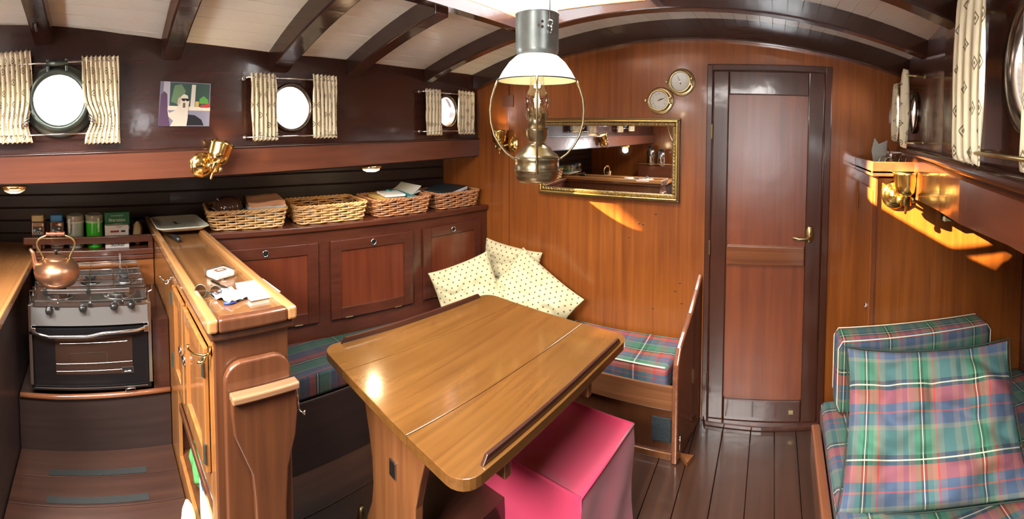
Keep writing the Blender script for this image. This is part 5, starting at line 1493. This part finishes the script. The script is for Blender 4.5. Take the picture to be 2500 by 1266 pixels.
for dd in (vs, -vs, vd, -vd):
    prf = [(.129, 196), (.140, 215), (.150, 240), (.154, 268), (.151, 300), (.140, 330), (.120, 356), (.100, 374), (.082, 384), (.073, 388)]
    if abs(dd.dot(vd)) > .5: prf = [(.129, 196), (.124, 230), (.112, 280), (.096, 330), (.080, 372), (.075, 392), (.074, 420)]
    bm = BM(); tube(bm, [Vector((LX, LY, lz(y))) + dd * r * LK for r, y in prf], .0034, 8); obj('harp_rod', bm, LBR, ol, smooth=True)
q = onY(1352, 65, 1.06); dd = Vector((q.x - LX, q.y - LY, 0)).normalized()
bm = BM(); cq = Vector((LX, LY, q.z)) + dd * .068; tube(bm, arc(cq + Vector((0, 0, .014)), .009, 0, 2 * PI, 17, (1, 0, 0), (0, 0, 1))[:-1], .002, 6, closed=True); tube(bm, arc(cq + Vector((0, 0, -.004)), .010, 0, 2 * PI, 17, dd, (0, 0, 1))[:-1], .0022, 6, closed=True); tube(bm, [cq + Vector((0, 0, .02)), cq + Vector((0, 0, .17)), Vector((LX, LY, 1.987))], .0015, 5); tube(bm, [(LX, LY, lz(-55)), (LX, LY, 1.988)], .003, 6); obj('hanging_wire', bm, CHROME, ol, smooth=True)
point('oil_lamp_light', (LX, LY, lz(215)), .55, (1, .80, .50), .012)

# ------------------------------------------------------------------ bulkhead fittings
mr = thing('framed_mirror', 'gilt framed mirror on the forward bulkhead', 'mirror', (-.88, YBK, 1.25))
mx0, mx1 = onY(1319, 460, YBK).x, onY(1661, 400, YBK).x; mz0 = (onY(1325, 467, YBK).z + onY(1657, 497, YBK).z) / 2; mz1 = onY(1660, 289, YBK).z
def picture_frame(bm, x0, x1, z0, z1, ww, y0, y1):
    for a_ in ((x0, x1, z0, z0 + ww, 0), (x0, x1, z1 - ww, z1, 0), (x0, x0 + ww, z0 + ww, z1 - ww, 0), (x1 - ww, x1, z0 + ww, z1 - ww, 0)): box(bm, a_[0], a_[1], y0, y1, a_[2], a_[3])
GILT = plain('gilt', (.62, .42, .14), .3, .9, bump=.4, bscale=120)
bm = BM(); picture_frame(bm, mx0, mx1, mz0, mz1, .012, YBK - .020, YBK - .001); obj('outer_frame', bm, plain('dark_gilt', (.16, .10, .04), .35, .6), mr, bevel=.004)
bm = BM(); picture_frame(bm, mx0 + .010, mx1 - .010, mz0 + .010, mz1 - .010, .010, YBK - .027, YBK - .001); obj('gilt_frame', bm, GILT, mr, bevel=.004)
bm = BM(); picture_frame(bm, mx0 + .020, mx1 - .020, mz0 + .020, mz1 - .020, .020, YBK - .017, YBK - .001)
obj('inner_frame', bm, plain('worn_dark_gilt', (.22, .15, .06), .35, .7, bump=1.0, bscale=90), mr, bevel=.006)
bm = BM(); nx_ = 44
for k in range(nx_):
    x = mx0 + .03 + (mx1 - mx0 - .06) * k / (nx_ - 1)
    for z in (mz0 + .030, mz1 - .030): tube(bm, [(x - .006, YBK - .018, z - .004), (x, YBK - .020, z + .003), (x + .006, YBK - .018, z - .002)], .0022, 5)
for k in range(22):
    z = mz0 + .035 + (mz1 - mz0 - .07) * k / 21
    for x in (mx0 + .030, mx1 - .030): tube(bm, [(x - .004, YBK - .018, z - .006), (x + .003, YBK - .020, z), (x - .002, YBK - .018, z + .006)], .0022, 5)
obj('carved_leaves', bm, GILT, mr)
bm = BM(); box(bm, mx0 + .038, mx1 - .038, YBK - .010, YBK - .006, mz0 + .038, mz1 - .038); obj('mirror_glass', bm, plain('mirror_silver', (.86, .85, .84), .015, 1), mr)

def instrument(px, py, name, label, cat, kind):
    q = onY(px, py, YBK); t = thing(name, label, cat, q)
    M = axisM((q.x, YBK, q.z), (0, -1, 0), (1, 0, 0))
    bm = BM(); lathe(bm, [(.050, 0), (.068, 0), (.069, .003), (.066, .006), (.054, .007)], M, 44); obj('flange', bm, BRASSD, t, smooth=True)
    bm = BM(); lathe(bm, [(.050, .004), (.053, .008), (.053, .030), (.055, .034), (.054, .040), (.048, .042), (.045, .038), (.045, .034)], M, 44); obj('bezel', bm, BRASSD, t, smooth=True)
    bm = BM(); lathe(bm, [(0, .033), (.046, .033)], M, 40); dl = obj('dial', bm, plain('cream_dial', (.66, .65, .56), .5), t)
    bm = BM(); ink = plain('dial_ink', (.05, .05, .045), .5)
    N_ = 60 if kind == 'clock' else 48
    for k in range(N_):
        a_ = 2 * PI * k / N_
        if kind != 'clock' and .42 * PI < (a_ % (2 * PI) + PI / 2) % (2 * PI) < 0: continue
        L_ = .004 if k % 5 == 0 else .002; r1 = .040
        box(bm, r1 - L_, r1, -.0003, .0003, .0332, .0335, M @ Matrix.Rotation(a_, 4, 'Z'))
    obj('dial_marks', bm, ink, dl)
    if kind == 'clock':
        # the local frame has x right, z out: y is up or down
        upv = (M.to_3x3() @ Vector((0, 1, 0))).z
        for k, s_ in enumerate('XII I II III IIII V VI VII VIII IX X XI'.split()):
            a_ = math.radians(30 * k)
            c = M @ Vector((math.sin(a_) * .032, math.cos(a_) * .032 * (1 if upv > 0 else -1), .0334))
            R_ = axisM(c - q, (0, -1, 0), (math.cos(a_), 0, -math.sin(a_)))
            text(s_, .009, ink, dl, R_, name='numeral', depth=.0001)
        hands = ((math.radians(62), .022, .0022), (math.radians(70), .034, .0014))
    else: hands = ((math.radians(-27), .034, .0014), (math.radians(165), .016, .0018))
    for a_, ln, wd in hands:
        c = Vector((q.x, YBK - .035, q.z)); d_ = Vector((math.sin(a_), 0, math.cos(a_))); s_ = Vector((math.cos(a_), 0, -math.sin(a_)))
        bm = BM(); prism(bm, [c - d_ * .006 - s_ * wd, c - d_ * .006 + s_ * wd, c + d_ * ln * .7 + s_ * wd * 1.3, c + d_ * ln, c + d_ * ln * .7 - s_ * wd * 1.3], (0, -.0008, 0)); obj('hand', bm, ink, dl)
    bm = BM(); cyl(bm, (q.x, YBK - .034, q.z), (0, -1, 0), .003, .003, 12); obj('hub', bm, BRASS, dl)
    bm = BM(); box(bm, q.x + .050, q.x + .060, YBK - .040, YBK - .006, q.z - .016, q.z - .011); box(bm, q.x + .050, q.x + .060, YBK - .040, YBK - .006, q.z + .011, q.z + .016); tube(bm, [(q.x + .058, YBK - .036, q.z - .018), (q.x + .058, YBK - .036, q.z + .018)], .003, 8); obj('bezel_hinge', bm, BRASSD, t)
    bm = BM(); tube(bm, [(q.x - .054, YBK - .034, q.z), (q.x - .064, YBK - .034, q.z)], .003, 8); cyl(bm, (q.x - .070, YBK - .034, q.z - .006), (0, 0, 1), .006, .012, 12); obj('bezel_catch', bm, BRASSD, t)
    bm = BM(); lathe(bm, [(0, .039), (.046, .039)], M, 32); obj('glass_cover', bm, PANE, t)
instrument(1664, 201, 'barometer', 'brass barometer above and right of the clock on the bulkhead', 'barometer', 'baro')
instrument(1613, 246, 'ship_clock', 'brass ship clock with roman numerals below the barometer', 'clock', 'clock')
q0, q1 = onY(1228, 262, YBK), onY(1254, 232, YBK)
bm = BM(); box(bm, q0.x, q1.x, YBK - .006, YBK - .001, q0.z, q1.z); tag(obj('cover_plate', bm, plain('brown_plate', (.15, .055, .03), .5), bevel=.002), 'small square brown cover plate high on the bulkhead behind the hanging lamp', 'plate')
KN = plain('dark_screw_plug', (.10, .025, .01), .4)
for px, py in ((1535, 578), (1560, 545), (1601, 522), (1570, 547), (1660, 690), (1648, 710), (1664, 740), (1594, 752)):
    q = onY(px, py, YBK)
    bm = BM(); lathe(bm, [(0, .002), (.003, .0018), (.0055, 0)], axisM((q.x, YBK, q.z), (0, -1, 0)), 12); obj('trim_%d' % nt_, bm, KN, kind='structure', smooth=True); nt_ += 1

# photograph pinned on the left side
p00, p10, p11, p01 = [onW(x, y, 'L', .003) for x, y in ((386, 308), (511, 308), (515, 204), (392, 198))]
ph = thing('photo_print', 'square colour photograph of a pale dog wearing sunglasses', 'photograph', (p00 + p11) / 2)
def PP(u, v, o=0): return p00.lerp(p10, u).lerp(p01.lerp(p11, u), v) + Vector((o, 0, 0))
pm = {}
def pc_(c): return plain('print_%s' % (c,), c, .35, 0, .3)
bm = BM(); prism(bm, [PP(0, 0, -.0015), PP(1, 0, -.0015), PP(1, 1, -.0015), PP(0, 1, -.0015)], (.001, 0, 0)); obj('paper', bm, pc_((.20, .18, .24)), ph)
layers = [('window_view', [(.2, .42), (.97, .42), (.98, .98), (.2, .98)], (.035, .075, .06)), ('foliage', [(.22, .55), (.35, .5), (.45, .62), (.5, .8), (.42, .95), (.28, .92)], (.14, .22, .12)),
          ('window_post', [(.06, .45), (.19, .42), (.19, 1), (.07, 1)], (.45, .43, .48)), ('window_mullion', [(.60, .42), (.69, .42), (.70, .95), (.62, .95)], (.62, .58, .48)),
          ('window_sill', [(.15, .36), (1, .36), (1, .44), (.17, .46)], (.70, .62, .48)), ('wall_below', [(.15, 0), (.98, 0), (1, .36), (.15, .36)], (.24, .23, .30)),
          ('red_flowers', [(.80, .43), (.98, .43), (.98, .55), (.9, .5), (.82, .5)], (.45, .04, .04)), ('plant', [(.78, .52), (.96, .52), (.95, .62), (.86, .70), (.78, .63)], (.10, .32, .06)), ('candle', [(.70, .45), (.77, .45), (.77, .57), (.70, .57)], (.55, .35, .10)),
          ('purple_chair', [(0, 0), (.22, 0), (.16, .35), (.14, .72), (.08, .78), (.02, .7)], (.10, .05, .10)), ('black_chair', [(.5, .02), (.88, .02), (.83, .15), (.70, .25), (.56, .27)], (.015, .015, .02)),
          ('dog_body', [(.22, .0), (.54, 0), (.56, .2), (.56, .42), (.58, .55), (.54, .70), (.47, .73), (.40, .66), (.38, .52), (.32, .36), (.2, .3), (.16, .36), (.18, .22), (.28, .12)], (.66, .58, .46)),
          ('dog_ear', [(.34, .48), (.40, .50), (.42, .66), (.36, .64)], (.50, .40, .28)), ('dog_muzzle', [(.455, .42), (.50, .42), (.50, .52), (.475, .54), (.455, .52)], (.12, .08, .07)),
          ('sunglasses', [(.42, .63), (.57, .63), (.565, .58), (.53, .565), (.50, .60), (.48, .565), (.43, .58)], (.01, .01, .01))]
for i, (nm, P, c) in enumerate(layers):
    bm = BM(); poly(bm, [PP(u, v, .0001 + .00025 * i) for u, v in P]); obj(nm, bm, pc_(c), ph)

# ------------------------------------------------------------------ right-hand locker, key tray, speaker
rl = thing('corner_locker', 'orange mahogany locker in the right forward corner behind the tartan cushion', 'cabinet', (.8, 1.95, 0))
FRY = 1.76
bm = BM(); hexa(bm, [(.428, FRY, 0), (1.175, FRY, 0), (1.13, YBK - .001, 0), (.428, YBK - .001, 0), (.428, FRY, 1.27), (1.175, FRY, 1.27), (1.13, YBK - .001, 1.27), (.428, YBK - .001, 1.27)]); obj('locker_body', bm, W_BULK, rl)
bm = BM(); box(bm, .424, .440, FRY - .008, FRY + .016, .24, 1.29); obj('corner_post', bm, wood('corner_post', (.10, .028, .012), (.2, .06, .024), 'Z', .25, .6), rl, bevel=.004)
bm = BM(); box(bm, .418, .428, FRY + .022, YBK - .045, .40, 1.22); dr = obj('locker_door', bm, W_BULK, rl, bevel=.003)
bm = BM(); cyl(bm, (.415, YBK - .045, 1.10), (0, 0, 1), .0045, .07, 10); obj('hinge', bm, BRASS, dr)
bm = BM(); lathe(bm, [(.010, 0), (.017, 0), (.018, .003), (.012, .004), (.010, 0)], axisM((.418, FRY + .07, .70), (-1, 0, 0)), 24); obj('finger_pull', bm, CHROME, dr, smooth=True)
bm = BM(); box(bm, .405, .615, FRY - .028, YBK - .002, 1.295, 1.302); tr_ = thing('key_tray', 'open wooden tray holding keys on top of the corner locker', 'tray', (.5, 1.9, 1.295)); obj('tray_base', bm, W_CLAMP, tr_)
for a_ in ((.405, .615, FRY - .028, FRY - .016), (.405, .418, FRY - .016, YBK - .002)):
    bm = BM(); box(bm, a_[0], a_[1], a_[2], a_[3], 1.280, 1.342); obj('tray_rim', bm, W_CLAMP, tr_, bevel=.004)
q = onY(2170, 380, 1.95)
bm = BM(); prism(bm, [(.47, 1.98, 1.303), (.53, 1.99, 1.303), (.545, 2.02, 1.43), (.50, 2.01, 1.41), (.475, 2.0, 1.44), (.46, 1.99, 1.38)], (0, .004, 0)); tag(obj('torn_paper', bm, plain('torn_paper', (.30, .28, .24), .8, bump=.5), bevel=.001), 'torn grey paper standing at the back of the key tray', 'paper')
ky = thing('key_ring', 'bunch of keys and cords in the wooden tray', 'keys', (.52, 1.82, 1.303))
bm = BM(); tube(bm, arc((.50, 1.80, 1.335), .022, 0, 2 * PI, 21, (1, .3, 0), (0, .2, 1))[:-1], .002, 6, closed=True); obj('ring', bm, CHROME, ky)
bm = BM(); 
for k in range(5):
    a_ = k * 1.1; tube(bm, bezier([(.44 + .03 * k, 1.80, 1.31), (.46 + .03 * k, 1.78 + .02 * math.sin(a_), 1.40), (.50 + .02 * k, 1.85, 1.36), (.53 + .01 * k, 1.80, 1.31)], 10), .003, 6)
obj('cord', bm, BLACK, ky)
bm = BM(); box(bm, .495, .505, 1.79, 1.80, 1.31, 1.37); tube(bm, [(.50, 1.79, 1.37), (.485, 1.78, 1.395)], .002, 5); obj('key', bm, CHROME, ky)
s0, s1_ = onY(2303, 540, FRY - .03), onY(2340, 513, FRY - .03)
sp_ = thing('speaker', 'small black speaker box under the slanting beam on the right', 'speaker', ((s0.x + s1_.x) / 2, FRY - .02, s0.z))
bm = BM(); box(bm, s0.x, s1_.x + .06, FRY - .045, FRY - .001, s0.z, s1_.z + .01); obj('speaker_case', bm, BLACK, sp_, bevel=.004)
bm = BM(); box(bm, s0.x + .004, s0.x + .022, FRY - .0455, FRY - .0448, s1_.z, s1_.z + .002); obj('maker_mark', bm, WHITE, sp_)
# latch block on the second beam over the galley
bl_ = beam
q = Vector((-1.46, -.20, zcl(-1.46, -.19) - .075))
bt = thing('beam_hook', 'dark metal hook screwed under the galley ceiling beam', 'hook', q)
bm = BM(); box(bm, q.x - .018, q.x + .018, q.y - .012, q.y + .012, q.z - .006, q.z); obj('hook_plate', bm, IRON, bt, bevel=.002)
bm = BM(); tube(bm, [q, q + Vector((.004, 0, -.02)), q + Vector((-.016, 0, -.03)), q + Vector((-.03, 0, -.014))], .005, 8); obj('hook_arm', bm, IRON, bt, smooth=True)
# brass foot fitting on the floor under the table
q = onz(882, 1262, .01)
bm = BM(); lathe(bm, [(0, 0), (.02, 0), (.014, .02), (.010, .05), (0, .052)], axisM((q.x, q.y, 0), (0, 0, 1)), 16); tag(obj('floor_bracket', bm, BRASSD, smooth=True), 'small brass fitting on the floor left of the table foot', 'bracket')
